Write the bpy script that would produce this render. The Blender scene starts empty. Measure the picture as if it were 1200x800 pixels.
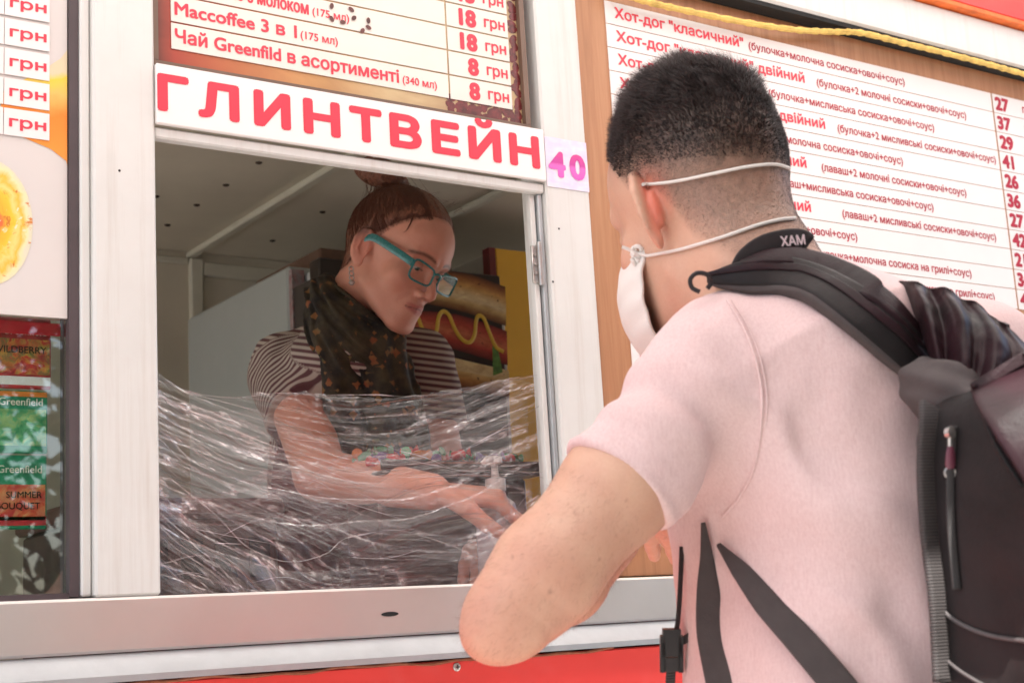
import bpy, math, random
import numpy as np
from mathutils import Vector, Matrix
from mathutils.geometry import delaunay_2d_cdt
random.seed(7)
rng = np.random.default_rng(11)
SC = bpy.context.scene
COL = SC.collection
R = math.radians

# ------------------------------------------------------------------ camera
FPX = 1725.6
_yaw, _pit, _rol = R(34.853), R(11.017), R(-3.407)
FW = np.array([math.sin(_yaw)*math.cos(_pit), math.cos(_yaw)*math.cos(_pit), math.sin(_pit)])
_r = np.array([math.cos(_yaw), -math.sin(_yaw), 0.0]); _u = np.cross(_r, FW)
RT = _r*math.cos(_rol)+_u*math.sin(_rol); UP = -_r*math.sin(_rol)+_u*math.cos(_rol)
CAM = np.array([0, -1.62, 1.2])
cam = bpy.data.objects.new('camera', bpy.data.cameras.new('camera'))
COL.objects.link(cam)
cam.data.sensor_width = 36; cam.data.lens = FPX/1200*36
cam.data.dof.use_dof = True; cam.data.dof.focus_distance = 1.80; cam.data.dof.aperture_fstop = 10.0
cam.data.clip_start = .05; cam.data.clip_end = 500
cam.matrix_world = Matrix(((RT[0], UP[0], -FW[0], CAM[0]), (RT[1], UP[1], -FW[1], CAM[1]), (RT[2], UP[2], -FW[2], CAM[2]), (0, 0, 0, 1)))
SC.camera = cam

def ray(px, py):
    return FW+RT*(px-600)/FPX-UP*(py-400)/FPX
def P(px, py, dep):
    "world point seen at photo pixel px,py at a measured distance dep along the view"
    return CAM+ray(px, py)*dep
def F(px, py, y=0.0):
    "world point on the plane at that y (facade is y=0)"
    d = ray(px, py); return CAM+d*((y-CAM[1])/d[1])

# ------------------------------------------------------------------ light
SUN_EL, SUN_AZ = R(56), R(205)      # azimuth measured from +y clockwise (toward +x)
w = bpy.data.worlds.new('World'); SC.world = w; w.use_nodes = True
nt = w.node_tree; bg = nt.nodes['Background']
sk = nt.nodes.new('ShaderNodeTexSky'); sk.sky_type = 'NISHITA'; sk.sun_disc = False
sk.sun_elevation = SUN_EL; sk.sun_rotation = SUN_AZ; sk.dust_density = 3.0; sk.air_density = 1.0
nt.links.new(sk.outputs[0], bg.inputs[0]); bg.inputs[1].default_value = 0.13
sl = bpy.data.lights.new('sun', 'SUN'); sl.energy = 5.0; sl.angle = R(.5); sl.color = (1, .96, .90)
so = bpy.data.objects.new('sun', sl); COL.objects.link(so)
sd = Vector((math.sin(SUN_AZ)*math.cos(SUN_EL), math.cos(SUN_AZ)*math.cos(SUN_EL), math.sin(SUN_EL)))
so.rotation_euler = sd.to_track_quat('Z', 'Y').to_euler(); so.location = (0, -6, 8)
SC.view_settings.view_transform = 'Standard'; SC.view_settings.look = 'None'
SC.view_settings.exposure = 1.64; SC.view_settings.gamma = 1
SC.cycles.transparent_max_bounces = 24
SC.cycles.sample_clamp_indirect = 6

# ------------------------------------------------------------------ materials
class NT:
    def __init__(s, m):
        s.t = m.node_tree; s.b = s.t.nodes['Principled BSDF']
    def n(s, typ, **k):
        nd = s.t.nodes.new('ShaderNode'+typ)
        for a, b in k.items():
            if a[0] == 'i':
                nd.inputs[int(a[1:])].default_value = b
            else:
                setattr(nd, a, b)
        return nd
    def l(s, a, b): s.t.links.new(a, b)
    def coord(s, out='Object', scale=(1, 1, 1), rot=(0, 0, 0)):
        tc = s.n('TexCoord'); mp = s.n('Mapping')
        mp.inputs['Scale'].default_value = scale; mp.inputs['Rotation'].default_value = rot
        s.l(tc.outputs[out], mp.inputs[0]); return mp.outputs[0]
    def noise(s, vec, scale, detail=4, rough=.55, dist=0):
        nd = s.n('TexNoise'); nd.inputs['Scale'].default_value = scale; nd.inputs['Detail'].default_value = detail
        nd.inputs['Roughness'].default_value = rough; nd.inputs['Distortion'].default_value = dist
        s.l(vec, nd.inputs['Vector']); return nd.outputs['Fac']
    def ramp(s, fac, stops, interp='LINEAR'):
        nd = s.n('ValToRGB'); cr = nd.color_ramp; cr.interpolation = interp
        while len(cr.elements) < len(stops): cr.elements.new(.5)
        for e, (p, c) in zip(cr.elements, stops):
            e.position = p; e.color = (*c, 1) if len(c) == 3 else c
        s.l(fac, nd.inputs[0]); return nd.outputs[0]
    def bump(s, h, strength=.3, dist=.001, prev=None):
        nd = s.n('Bump'); nd.inputs['Strength'].default_value = strength; nd.inputs['Distance'].default_value = dist
        s.l(h, nd.inputs['Height'])
        if prev is not None: s.l(prev, nd.inputs['Normal'])
        s.l(nd.outputs[0], s.b.inputs['Normal']); return nd.outputs[0]
    def mix(s, fac, a, b, mode='MIX'):
        nd = s.n('Mix', data_type='RGBA', blend_type=mode)
        for i, v in ((0, fac), (6, a), (7, b)):
            if isinstance(v, (int, float)): nd.inputs[i].default_value = v
            elif isinstance(v, tuple): nd.inputs[i].default_value = (*v, 1)
            else: s.l(v, nd.inputs[i])
        return nd.outputs[2]
    def mul(s, a, b, op='MULTIPLY'):
        nd = s.n('Math', operation=op)
        for i, v in ((0, a), (1, b)):
            if isinstance(v, (int, float)): nd.inputs[i].default_value = v
            else: s.l(v, nd.inputs[i])
        return nd.outputs[0]

MATS = {}
def mat(name, col, rough=.5, metal=0, var=.06, vscale=12, bump=.0, bscale=200, spec=.5, coat=0, sss=0, alpha=None):
    if name in MATS: return MATS[name]
    m = bpy.data.materials.new(name); m.use_nodes = True; t = NT(m); b = t.b
    b.inputs['Roughness'].default_value = rough; b.inputs['Metallic'].default_value = metal
    b.inputs['Specular IOR Level'].default_value = spec; b.inputs['Coat Weight'].default_value = coat
    v = t.coord()
    f = t.noise(v, vscale, 5, .6)
    lo = tuple(c*(1-var) for c in col); hi = tuple(min(1, c*(1+var)) for c in col)
    t.l(t.ramp(f, [(.3, lo), (.7, hi)]), b.inputs['Base Color'])
    r = t.n('MapRange'); r.inputs[3].default_value = max(0, rough-.08); r.inputs[4].default_value = min(1, rough+.08)
    t.l(t.noise(v, vscale*2.3, 4), r.inputs[0]); t.l(r.outputs[0], b.inputs['Roughness'])
    if bump: t.bump(t.noise(v, bscale, 3), bump, .001)
    if sss:
        b.inputs['Subsurface Weight'].default_value = sss; b.inputs['Subsurface Radius'].default_value = (1, .35, .2)
        b.inputs['Subsurface Scale'].default_value = .006
    MATS[name] = m; return m

# ------------------------------------------------------------------ object helpers
def tag(o, label=None, cat=None, group=None, kind=None):
    if label: o['label'] = label
    if cat: o['category'] = cat
    if group: o['group'] = group
    if kind: o['kind'] = kind
    return o
def empty(name, loc, label, cat, group=None):
    o = bpy.data.objects.new(name, None); COL.objects.link(o); o.location = loc; o.empty_display_size = .05
    EMP[o.name] = Vector(loc)
    return tag(o, label, cat, group)
EMP = {}
def wpos(o):
    v = Vector((0, 0, 0))
    while o is not None: v += o.location; o = o.parent
    return v
def obj(name, verts, faces, m, parent=None, smooth=False, attrs=None, uv=None):
    "mesh given in world coordinates; stored relative to its parent's base"
    me = bpy.data.meshes.new(name)
    v = np.asarray(verts, dtype=np.float64)
    off = np.array(wpos(parent)) if parent is not None else np.zeros(3)
    v = v-off
    if isinstance(faces, np.ndarray):
        me.vertices.add(len(v)); me.vertices.foreach_set('co', v.astype(np.float32).ravel())
        k = faces.shape[1]
        me.loops.add(faces.size); me.loops.foreach_set('vertex_index', faces.astype(np.int32).ravel())
        me.polygons.add(len(faces)); me.polygons.foreach_set('loop_start', np.arange(0, faces.size, k, dtype=np.int32))
        me.update(calc_edges=True)
    else:
        me.from_pydata([tuple(x) for x in v], [], faces)
    me.validate()
    if smooth: me.polygons.foreach_set('use_smooth', np.ones(len(me.polygons), dtype=bool))
    if attrs:
        for an, av in attrs.items():
            av = np.asarray(av, dtype=np.float32)
            if av.ndim == 1:
                a = me.attributes.new(an, 'FLOAT', 'POINT'); a.data.foreach_set('value', av)
            elif av.shape[1] == 3 and an.startswith('v_'):
                a = me.attributes.new(an, 'FLOAT_VECTOR', 'POINT'); a.data.foreach_set('vector', av.ravel())
            else:
                a = me.attributes.new(an, 'FLOAT_COLOR', 'POINT')
                a.data.foreach_set('color', np.concatenate([av, np.ones((len(av), 1), np.float32)], 1).ravel())
    me.materials.append(m)
    o = bpy.data.objects.new(name, me); COL.objects.link(o)
    if parent is not None: o.parent = parent
    return o

class MB:
    "collects boxes, tubes, prisms in world space"
    def __init__(s): s.v = []; s.f = []
    def add(s, vs, fs):
        n = len(s.v); s.v += [tuple(map(float, x)) for x in vs]; s.f += [tuple(i+n for i in f) for f in fs]; return s
    def box(s, x0, x1, y0, y1, z0, z1, bev=0):
        if bev:
            return s.bbox(x0, x1, y0, y1, z0, z1, bev)
        vs = [(x, y, z) for x in (x0, x1) for y in (y0, y1) for z in (z0, z1)]
        return s.add(vs, [(0, 1, 3, 2), (4, 6, 7, 5), (0, 4, 5, 1), (2, 3, 7, 6), (0, 2, 6, 4), (1, 5, 7, 3)])
    def bbox(s, x0, x1, y0, y1, z0, z1, b):
        b = min(b, (x1-x0)*.45, (y1-y0)*.45, (z1-z0)*.45)
        vs = []; idx = {}
        lo = (x0, y0, z0); hi = (x1, y1, z1)
        for cx in (0, 1):
            for cy in (0, 1):
                for cz in (0, 1):
                    c = [hi[i] if (cx, cy, cz)[i] else lo[i] for i in range(3)]
                    sg = [-1 if (cx, cy, cz)[i] else 1 for i in range(3)]
                    for k in range(3):      # vertex lying on face normal to k
                        p = [c[i]+(0 if i == k else sg[i]*b) for i in range(3)]
                        idx[(cx, cy, cz, k)] = len(vs); vs.append(p)
        fs = []
        for k in range(3):
            a, c = [i for i in range(3) if i != k]
            for side in (0, 1):
                q = []
                for u, v in ((0, 0), (1, 0), (1, 1), (0, 1)):
                    t = [0, 0, 0]; t[k] = side; t[a] = u; t[c] = v; q.append(idx[(*t, k)])
                fs.append(tuple(q))
        for k in range(3):                  # edges along k
            a, c = [i for i in range(3) if i != k]
            for u in (0, 1):
                for v in (0, 1):
                    t0 = [0, 0, 0]; t1 = [0, 0, 0]; t0[k] = 0; t1[k] = 1
                    t0[a] = t1[a] = u; t0[c] = t1[c] = v
                    fs.append((idx[(*t0, a)], idx[(*t1, a)], idx[(*t1, c)], idx[(*t0, c)]))
        for cx in (0, 1):
            for cy in (0, 1):
                for cz in (0, 1): fs.append(tuple(idx[(cx, cy, cz, k)] for k in range(3)))
        return s.add(vs, fs)
    def tube(s, pts, rad, n=8, cap=True, flat=None, upv=None):
        pts = [np.array(p, float) for p in pts]; N = len(pts)
        if not hasattr(rad, '__len__'): rad = [rad]*N
        base = len(s.v); vs = []; prev = None
        for i, p in enumerate(pts):
            t = pts[min(i+1, N-1)]-pts[max(i-1, 0)]; t = t/(np.linalg.norm(t)+1e-12)
            if upv is not None: a = np.array(upv if np.ndim(upv) == 1 else upv[i], float)
            elif prev is None: a = np.array([0, 0, 1.]) if abs(t[2]) < .9 else np.array([1., 0, 0])
            else: a = prev
            a = a-t*(a@t); a /= np.linalg.norm(a)+1e-12; prev = a; b = np.cross(t, a)
            fl = 1 if flat is None else flat
            for k in range(n):
                q = 2*math.pi*k/n
                vs.append(p+rad[i]*(b*math.cos(q)+a*math.sin(q)*fl))
        fs = []
        for i in range(N-1):
            for k in range(n):
                k2 = (k+1) % n
                fs.append((i*n+k, i*n+k2, (i+1)*n+k2, (i+1)*n+k))
        if cap: fs += [tuple(range(n))[::-1], tuple((N-1)*n+k for k in range(n))]
        return s.add(vs, fs)
    def lathe(s, prof, c, axis=2, n=24):
        "prof: (radius, height) list"
        vs = []; fs = []
        for r_, h_ in prof:
            for k in range(n):
                q = 2*math.pi*k/n; p = [r_*math.cos(q), r_*math.sin(q)]; p.insert(axis, h_)
                vs.append([c[i]+p[i] for i in range(3)])
        for i in range(len(prof)-1):
            for k in range(n): fs.append((i*n+k, i*n+(k+1) % n, (i+1)*n+(k+1) % n, (i+1)*n+k))
        fs += [tuple(range(n))[::-1], tuple((len(prof)-1)*n+k for k in range(n))]
        return s.add(vs, fs)
    def prism(s, poly, y0, y1):
        "polygon in x,z extruded over y"
        n = len(poly)
        vs = [(x, y0, z) for x, z in poly]+[(x, y1, z) for x, z in poly]
        return s.add(vs, [tuple(range(n)), tuple(range(n, 2*n))[::-1]]+[(i, n+i, n+(i+1) % n, (i+1) % n) for i in range(n)])
    def build(s, name, m, parent=None, smooth=False, **k):
        o = obj(name, s.v, s.f, m, parent, False, **k)
        import bmesh
        bm = bmesh.new(); bm.from_mesh(o.data); bmesh.ops.recalc_face_normals(bm, faces=bm.faces); bm.to_mesh(o.data); bm.free()
        if smooth:
            o.data.polygons.foreach_set('use_smooth', np.ones(len(o.data.polygons), dtype=bool))
            try: o.data.set_sharp_from_angle(angle=R(40))
            except Exception: pass
        return o

def grid(nu, nv, fn, thick=None):
    "fn(u,v)->point arrays (N,3); returns verts, quad faces; thick -> closed slab along given normals"
    u, v = np.meshgrid(np.linspace(0, 1, nu), np.linspace(0, 1, nv), indexing='ij')
    p = fn(u.ravel(), v.ravel())
    i = np.arange((nu-1)*(nv-1)); a = (i//(nv-1))*nv+i % (nv-1)
    f = np.stack([a, a+nv, a+nv+1, a+1], 1)
    if thick:
        g = p.reshape(nu, nv, 3)
        du = np.gradient(g, axis=0); dv = np.gradient(g, axis=1)
        n = np.cross(du, dv); n /= np.linalg.norm(n, axis=2, keepdims=True)+1e-12
        q = (g+n*thick).reshape(-1, 3); M = nu*nv
        f2 = f[:, ::-1]+M
        e = []
        for k in range(nu-1): e += [(k*nv, (k+1)*nv, (k+1)*nv+M, k*nv+M), ((k+1)*nv+nv-1, k*nv+nv-1, k*nv+nv-1+M, (k+1)*nv+nv-1+M)]
        for k in range(nv-1): e += [(k+1, k, k+M, k+1+M), ((nu-1)*nv+k, (nu-1)*nv+k+1, (nu-1)*nv+k+1+M, (nu-1)*nv+k+M)]
        p = np.concatenate([p, q]); f = np.concatenate([f[:, ::1], f2, np.array(e)])
        f = f[:, ::-1]
    return p, f

def spline(pts, n):
    "catmull-rom through points (any dimension)"
    p = np.array(pts, float); p = np.concatenate([2*p[:1]-p[1:2], p, 2*p[-1:]-p[-2:-1]])
    m = len(p)-3; t = np.linspace(0, m-1e-9, n); i = t.astype(int); f = (t-i)[:, None]
    a, b, c, d = p[i], p[i+1], p[i+2], p[i+3]
    return .5*(2*b+(c-a)*f+(2*a-5*b+4*c-d)*f**2+(3*b-a-3*c+d)*f**3)

# ------------------------------------------------------------------ lettering
_gl = {}
def glyph_mesh(s):
    if s in _gl: return _gl[s]
    c = bpy.data.curves.new('t', 'FONT'); c.body = s; c.size = 1; c.resolution_u = 3
    o = bpy.data.objects.new('t', c); COL.objects.link(o)
    bpy.context.view_layer.update()
    dg = bpy.context.evaluated_depsgraph_get()
    cu = o.evaluated_get(dg).to_curve(dg)
    loops = []
    for sp in cu.splines:
        if sp.type == 'BEZIER':
            from mathutils.geometry import interpolate_bezier
            b = sp.bezier_points; L = []
            for i in range(len(b)):
                p0, p1 = b[i], b[(i+1) % len(b)]
                straight = (p0.co-p0.handle_right).length < 1e-5 and (p1.co-p1.handle_left).length < 1e-5
                q = interpolate_bezier(p0.co, p0.handle_right, p1.handle_left, p1.co, 5)
                L += [q[0]] if p0.handle_right_type == 'VECTOR' and p1.handle_left_type == 'VECTOR' else q[:-1]
        else: L = [p.co.to_3d() for p in sp.points]
        L2 = []
        for q in L:
            if not L2 or (q-L2[-1]).length > 1e-4: L2.append(q)
        if len(L2) > 2 and (L2[0]-L2[-1]).length < 1e-4: L2.pop()
        if len(L2) > 2: loops.append([(q.x, q.y) for q in L2])
    o.to_curve_clear() if hasattr(o, 'to_curve_clear') else None
    bpy.data.objects.remove(o); bpy.data.curves.remove(c)
    vs = []; fs = []
    # non-zero winding fill, overlapping outlines grouped by bounding box
    def wind(p, l):
        n = 0
        for i in range(len(l)):
            (x1, y1), (x2, y2) = l[i], l[(i+1) % len(l)]
            if (y1 > p[1]) != (y2 > p[1]) and p[0] < (x2-x1)*(p[1]-y1)/(y2-y1)+x1: n += 1 if y2 > y1 else -1
        return n
    groups = []
    for l in loops:
        x0, x1 = min(q[0] for q in l), max(q[0] for q in l); hit = None
        for g_ in groups:
            if x0 < g_[1]-1e-4 and x1 > g_[0]+1e-4: hit = g_; break
        if hit: hit[0] = min(hit[0], x0); hit[1] = max(hit[1], x1); hit[2].append(l)
        else: groups.append([x0, x1, [l]])
    for _, _, ls in groups:
        pv = []; pf = []
        for k in ls:
            pf.append(list(range(len(pv), len(pv)+len(k)))); pv += [Vector(q) for q in k]
        r = delaunay_2d_cdt(pv, [], pf, 0, 1e-6)
        rv = r[0]; n0 = len(vs); vs += [(q.x, q.y) for q in rv]
        for tri in r[2]:
            cx = sum(rv[i].x for i in tri)/3; cy = sum(rv[i].y for i in tri)/3
            if sum(wind((cx, cy), k) for k in ls): fs.append(tuple(i+n0 for i in tri))
    _gl[s] = (np.array(vs), fs); return _gl[s]

def lettering(s, x, z, h, y, m, parent, bold=.03, squash=1.0, end=None, x1=None, name='lettering', ax=(1, 0, 0), up=(0, 0, 1), org=None):
    "flat letters; h cap height; starts at x (or ends at x if end); bold in em; optional width fit to x1"
    v, f = glyph_mesh(s); v = v.copy()
    k = h/.73
    v = v*k; wdt = v[:, 0].max()-v[:, 0].min(); v[:, 0] -= v[:, 0].min()
    if x1 is not None: v[:, 0] *= (x1-x)/wdt
    else: v[:, 0] *= squash
    if end: v[:, 0] += -v[:, 0].max()
    b = bold*k; V = []; Fc = []
    ax = np.array(ax, float); up = np.array(up, float); nrm = np.cross(ax, up)
    o0 = np.array([x, y, z]) if org is None else np.array(org, float)
    offs = [(0, 0)]+([(b, 0), (-b, 0), (0, b*.8), (0, -b*.8), (b*.7, b*.6), (-b*.7, b*.6), (b*.7, -b*.6), (-b*.7, -b*.6)] if b else [])
    for i, (dx, dz) in enumerate(offs):
        n0 = len(V)*1
        q = o0+np.outer(v[:, 0]+dx, ax)+np.outer(v[:, 1]+dz, up)+nrm*(i*.00002)
        Fc += [tuple(j+n0 for j in t) for t in f]; V += list(q)
    return obj(name, V, Fc, m, parent)

# ------------------------------------------------------------------ signed distance modelling
def vnoise(p, scale, seed=0):
    q = p*scale+seed*17.13; i = np.floor(q).astype(np.int64); f = q-i; f = f*f*(3-2*f)
    def hsh(a, b, c):
        n = (a*374761393+b*668265263+c*2147483647+seed*974711) & 0xffffffff
        n = ((n ^ (n >> 13))*1274126177) & 0xffffffff
        return ((n ^ (n >> 16)) & 0xffff)/65535.0*2-1
    r = 0
    for dx in (0, 1):
        wx = f[:, 0] if dx else 1-f[:, 0]
        for dy in (0, 1):
            wy = f[:, 1] if dy else 1-f[:, 1]
            for dz in (0, 1):
                wz = f[:, 2] if dz else 1-f[:, 2]
                r = r+wx*wy*wz*hsh(i[:, 0]+dx, i[:, 1]+dy, i[:, 2]+dz)
    return r
def smin(a, b, k): h = np.clip(.5+.5*(b-a)/k, 0, 1); return b*(1-h)+a*h-k*h*(1-h)
def smax(a, b, k): return -smin(-a, -b, k)
def ell(p, c, r):
    q = p-np.array(c, float); r = np.array(r, float)
    k0 = np.sqrt(((q/r)**2).sum(1)); k1 = np.sqrt(((q/r**2)**2).sum(1))+1e-9
    return k0*(k0-1)/k1
def cap(p, a, b, ra, rb=None, ax=None, sc=1.0):
    rb = ra if rb is None else rb
    a = np.array(a, float); b = np.array(b, float); q = p-a; ba = b-a
    h = np.clip(q@ba/(ba@ba), 0, 1); v = q-h[:, None]*ba
    if ax is not None:
        ax = np.array(ax, float); ax = ax/np.linalg.norm(ax); v = v+np.outer(v@ax, ax)*(1/sc-1)
    return np.sqrt((v**2).sum(1))-(ra+(rb-ra)*h)
def chain(p, pts, rads, k=.01):
    d = None
    for i in range(len(pts)-1):
        e = cap(p, pts[i], pts[i+1], rads[i], rads[i+1]); d = e if d is None else smin(d, e, k)
    return d
def rbox(p, c, M, hs, r):
    "rounded box; M rows are its axes"
    q = np.abs((p-np.array(c, float))@np.array(M).T)-(np.array(hs, float)-r)
    return np.sqrt((np.maximum(q, 0)**2).sum(1))+np.minimum(q.max(1), 0)-r

def sdf_mesh(f, lo, hi, h, margin=1.0):
    lo = np.array(lo, float); B = 8
    nb = np.ceil((np.array(hi)-lo)/(h*B)).astype(int); n = nb*B
    bc = np.stack(np.meshgrid(*[np.arange(k) for k in nb], indexing='ij'), -1).reshape(-1, 3)
    cen = lo+(bc+.5)*B*h
    fc = f(cen)
    act = np.abs(fc) < B*h*.87*1.25*margin+h
    V = np.repeat(np.repeat(np.repeat(np.where(fc < 0, -1., 1.).astype(np.float32).reshape(nb), B, 0), B, 1), B, 2)
    loc = np.stack(np.meshgrid(*[np.arange(B)]*3, indexing='ij'), -1).reshape(-1, 3)
    ab = bc[act]
    for s in range(0, len(ab), 600):
        g = (ab[s:s+600, None, :]*B+loc[None]).reshape(-1, 3)
        V[g[:, 0], g[:, 1], g[:, 2]] = f(lo+g*h)
    S = V < 0
    c = sum(S[i:n[0]-1+i, j:n[1]-1+j, k:n[2]-1+k].astype(np.int8) for i in (0, 1) for j in (0, 1) for k in (0, 1))
    cells = np.argwhere((c > 0) & (c < 8))
    idx = -np.ones(n-1, np.int64); idx[cells[:, 0], cells[:, 1], cells[:, 2]] = np.arange(len(cells))
    cor = [(i, j, k) for i in (0, 1) for j in (0, 1) for k in (0, 1)]
    val = {q: V[cells[:, 0]+q[0], cells[:, 1]+q[1], cells[:, 2]+q[2]] for q in cor}
    acc = np.zeros((len(cells), 3)); cnt = np.zeros(len(cells))
    for a in cor:
        for ax in range(3):
            if a[ax]: continue
            b = list(a); b[ax] = 1; b = tuple(b); va, vb = val[a], val[b]
            m = (va < 0) != (vb < 0)
            t = np.where(m, va/(va-vb+1e-20), 0)
            pt = np.zeros((len(cells), 3))+np.array(a); pt[:, ax] += t
            acc += pt*m[:, None]; cnt += m
    verts = lo+(cells+acc/cnt[:, None])*h
    quads = []
    for ax in range(3):
        e = np.zeros(3, int); e[ax] = 1; o1, o2 = [i for i in range(3) if i != ax]
        A = S[:n[0]-e[0], :n[1]-e[1], :n[2]-e[2]]; Bq = S[e[0]:, e[1]:, e[2]:]
        pts = np.argwhere(A != Bq); ins = A[pts[:, 0], pts[:, 1], pts[:, 2]]
        ok = (pts[:, o1] > 0) & (pts[:, o2] > 0) & (pts[:, o1] < n[o1]-1) & (pts[:, o2] < n[o2]-1)
        pts = pts[ok]; ins = ins[ok]
        def cid(d1, d2):
            q = pts.copy(); q[:, o1] -= d1; q[:, o2] -= d2; return idx[q[:, 0], q[:, 1], q[:, 2]]
        q = np.stack([cid(1, 1), cid(0, 1), cid(0, 0), cid(1, 0)], 1)
        flip = ins if ax != 1 else ~ins
        q[~flip] = q[~flip][:, ::-1]
        quads.append(q)
    q = np.concatenate(quads); q = q[(q >= 0).all(1)]
    return verts, q
def normals(f, p, e=.0008):
    g = np.stack([f(p+np.eye(3)[i]*e)-f(p-np.eye(3)[i]*e) for i in range(3)], 1)
    return g/(np.linalg.norm(g, axis=1, keepdims=True)+1e-12)
def march(f, px, py, t0=.6, t1=2.6):
    "where the view ray through a photo pixel meets a surface"
    d = ray(px, py); t = t0
    for _ in range(150):
        s = f((CAM+d*t)[None])[0]
        if s < .0004 or t > t1: break
        t += s*.7
    return CAM+d*t, t

# ------------------------------------------------------------------ setting: ground, kiosk
def ground_material():
    m = mat('paving', (.33, .305, .28), .85, var=.2, vscale=3, bump=.4, bscale=60); return m
g = MB(); g.add([(-150, -150, 0), (150, -150, 0), (150, 150, 0), (-150, 150, 0)], [(0, 1, 2, 3)])
tag(g.build('ground', ground_material()), kind='structure')

def painted_white():
    m = bpy.data.materials.new('white_frame_paint'); m.use_nodes = True; t = NT(m); b = t.b
    v = t.coord(); f = t.noise(v, 6, 6, .65)
    c = t.ramp(f, [(.25, (.63, .625, .605)), (.6, (.69, .69, .67))])
    sm = t.noise(t.coord(scale=(60, 60, 2.5)), 1.2, 5, .7)      # vertical dirt runs
    c = t.mix(t.mul(t.ramp(sm, [(.50, (0, 0, 0)), (.75, (1, 1, 1))]), .30), c, (.45, .38, .32))
    t.l(c, b.inputs['Base Color']); b.inputs['Roughness'].default_value = .38
    t.bump(t.noise(v, 35, 3), .12, .001); return m
M_WHITE = painted_white()
M_RAIL = mat('satin_aluminium_rail', (.74, .69, .66), .34, metal=.8, var=.05, vscale=5, bump=.08, bscale=120)
M_ALU = mat('brushed_aluminium', (.50, .53, .55), .4, metal=.7, var=.05, vscale=40, bump=.1, bscale=300)
M_RED = mat('red_sheet_metal', (.92, .070, .060), .38, var=.06, vscale=5, bump=.05, bscale=40, coat=.2)
M_ORANGE = mat('orange_rust_edge', (.75, .16, .03), .6, var=.3, vscale=30, bump=.3, bscale=100)
M_GASKET = mat('dark_window_gasket', (.075, .055, .06), .55, var=.15)
M_DARK = mat('dark_slot', (.01, .01, .01), .8)
M_INT = mat('interior_panel', (.66, .61, .50), .6, var=.07, vscale=4, bump=.15, bscale=30)
M_BATTEN = mat('interior_batten', (.62, .60, .50), .5, var=.06, vscale=15)
M_STEEL = mat('worn_steel', (.5, .48, .46), .35, metal=.9, var=.2, vscale=60)
def glass_mat(name, tint=(.9, .95, .93), rough=.0, base=.09, graz=.85):
    m = bpy.data.materials.new(name); m.use_nodes = True; t = NT(m); b = t.b
    out = t.t.nodes['Material Output']; tr = t.n('BsdfTransparent'); tr.inputs[0].default_value = (*tint, 1)
    gl = t.n('BsdfGlossy'); gl.inputs['Roughness'].default_value = rough
    lw = t.n('LayerWeight'); lw.inputs[0].default_value = .5
    mx = t.n('MixShader'); k = t.mul(t.mul(t.mul(lw.outputs['Facing'], 3.2, 'POWER'), graz), base, 'ADD'); t.l(k, mx.inputs[0])
    t.l(tr.outputs[0], mx.inputs[1]); t.l(gl.outputs[0], mx.inputs[2]); t.l(mx.outputs[0], out.inputs[0])
    t.t.nodes.remove(b); return m
M_GLASS = glass_mat('window_glass')
def wood_mat():
    m = bpy.data.materials.new('laminate_wood'); m.use_nodes = True; t = NT(m); b = t.b
    v = t.coord(scale=(26, 8, 1.6)); f = t.noise(v, 2.2, 8, .6, .6)
    c = t.ramp(f, [(.28, (.30, .125, .055)), (.5, (.44, .20, .095)), (.72, (.55, .29, .15))])
    fine = t.noise(t.coord(scale=(240, 20, 5)), 2, 3)
    c = t.mix(t.mul(fine, .35), c, (.30, .14, .07), 'MULTIPLY'); c = t.mix(.25, c, (.52, .27, .13))
    t.l(c, b.inputs['Base Color']); b.inputs['Roughness'].default_value = .42; t.bump(fine, .08, .0005); return m
M_WOOD = wood_mat()
M_PAPER = mat('white_vinyl_strip', (.80, .76, .75), .42, var=.02, vscale=8)
M_SIGNW = mat('white_sign_plate', (.83, .79, .78), .35, var=.02, vscale=6)
M_INK = mat('crimson_vinyl_letters', (.74, .035, .07), .45, var=.06, vscale=60)
M_INK2 = mat('red_menu_ink', (.42, .012, .035), .5, var=.12, vscale=120)

K = empty('kiosk', (.9, 0, 0), 'white framed street food kiosk with red sheet metal base and open serving window', 'kiosk')
X0, X1 = -.75, 2.95; YB = 1.52; CEIL = 2.10
def part(name, m, fn, parent=K, **k):
    b = MB(); fn(b); return b.build(name, m, parent, **k)
part('mullion', M_WHITE, lambda b: b.box(.541, .616, -.022, .04, 1.26, 2.165, .003))
part('mullion_bead', M_WHITE, lambda b: b.box(.529, .5405, -.013, .03, 1.262, 2.165, .002))
part('mullion', M_WHITE, lambda b: b.box(1.187, 1.264, -.022, .04, 1.26, 2.165, .003))
part('frame_rail', M_RAIL, lambda b: b.box(X0, X1, -.024, .045, 1.200, 1.2595, .003))
part('drip_ledge', M_ALU, lambda b: b.add([(X0, -.020, 1.199), (X1, -.020, 1.199), (X1, -.052, 1.176), (X0, -.052, 1.176), (X1, -.052, 1.169), (X0, -.052, 1.169), (X1, -.02, 1.169), (X0, -.02, 1.169)],
     [(0, 1, 2, 3), (3, 2, 4, 5), (5, 4, 6, 7), (0, 7, 6, 1), (0, 3, 5, 7), (1, 6, 4, 2)]))
part('red_base_panel', M_RED, lambda b: b.box(X0, X1, -.018, .02, .12, 1.166, .002))
part('plinth', M_DARK, lambda b: b.box(X0+.05, X1-.05, .02, YB, .0, .14))
part('header_rail', M_WHITE, lambda b: b.box(.6165, 1.1865, -.018, -.002, 1.797, 1.8105, .002))
part('header_beam', M_WHITE, lambda b: b.box(X0, X1, .0405, .06, 1.86, 2.165))
part('top_trim', M_WHITE, lambda b: b.box(X0, X1, -.045, .08, 2.166, 2.243, .004))
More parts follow.
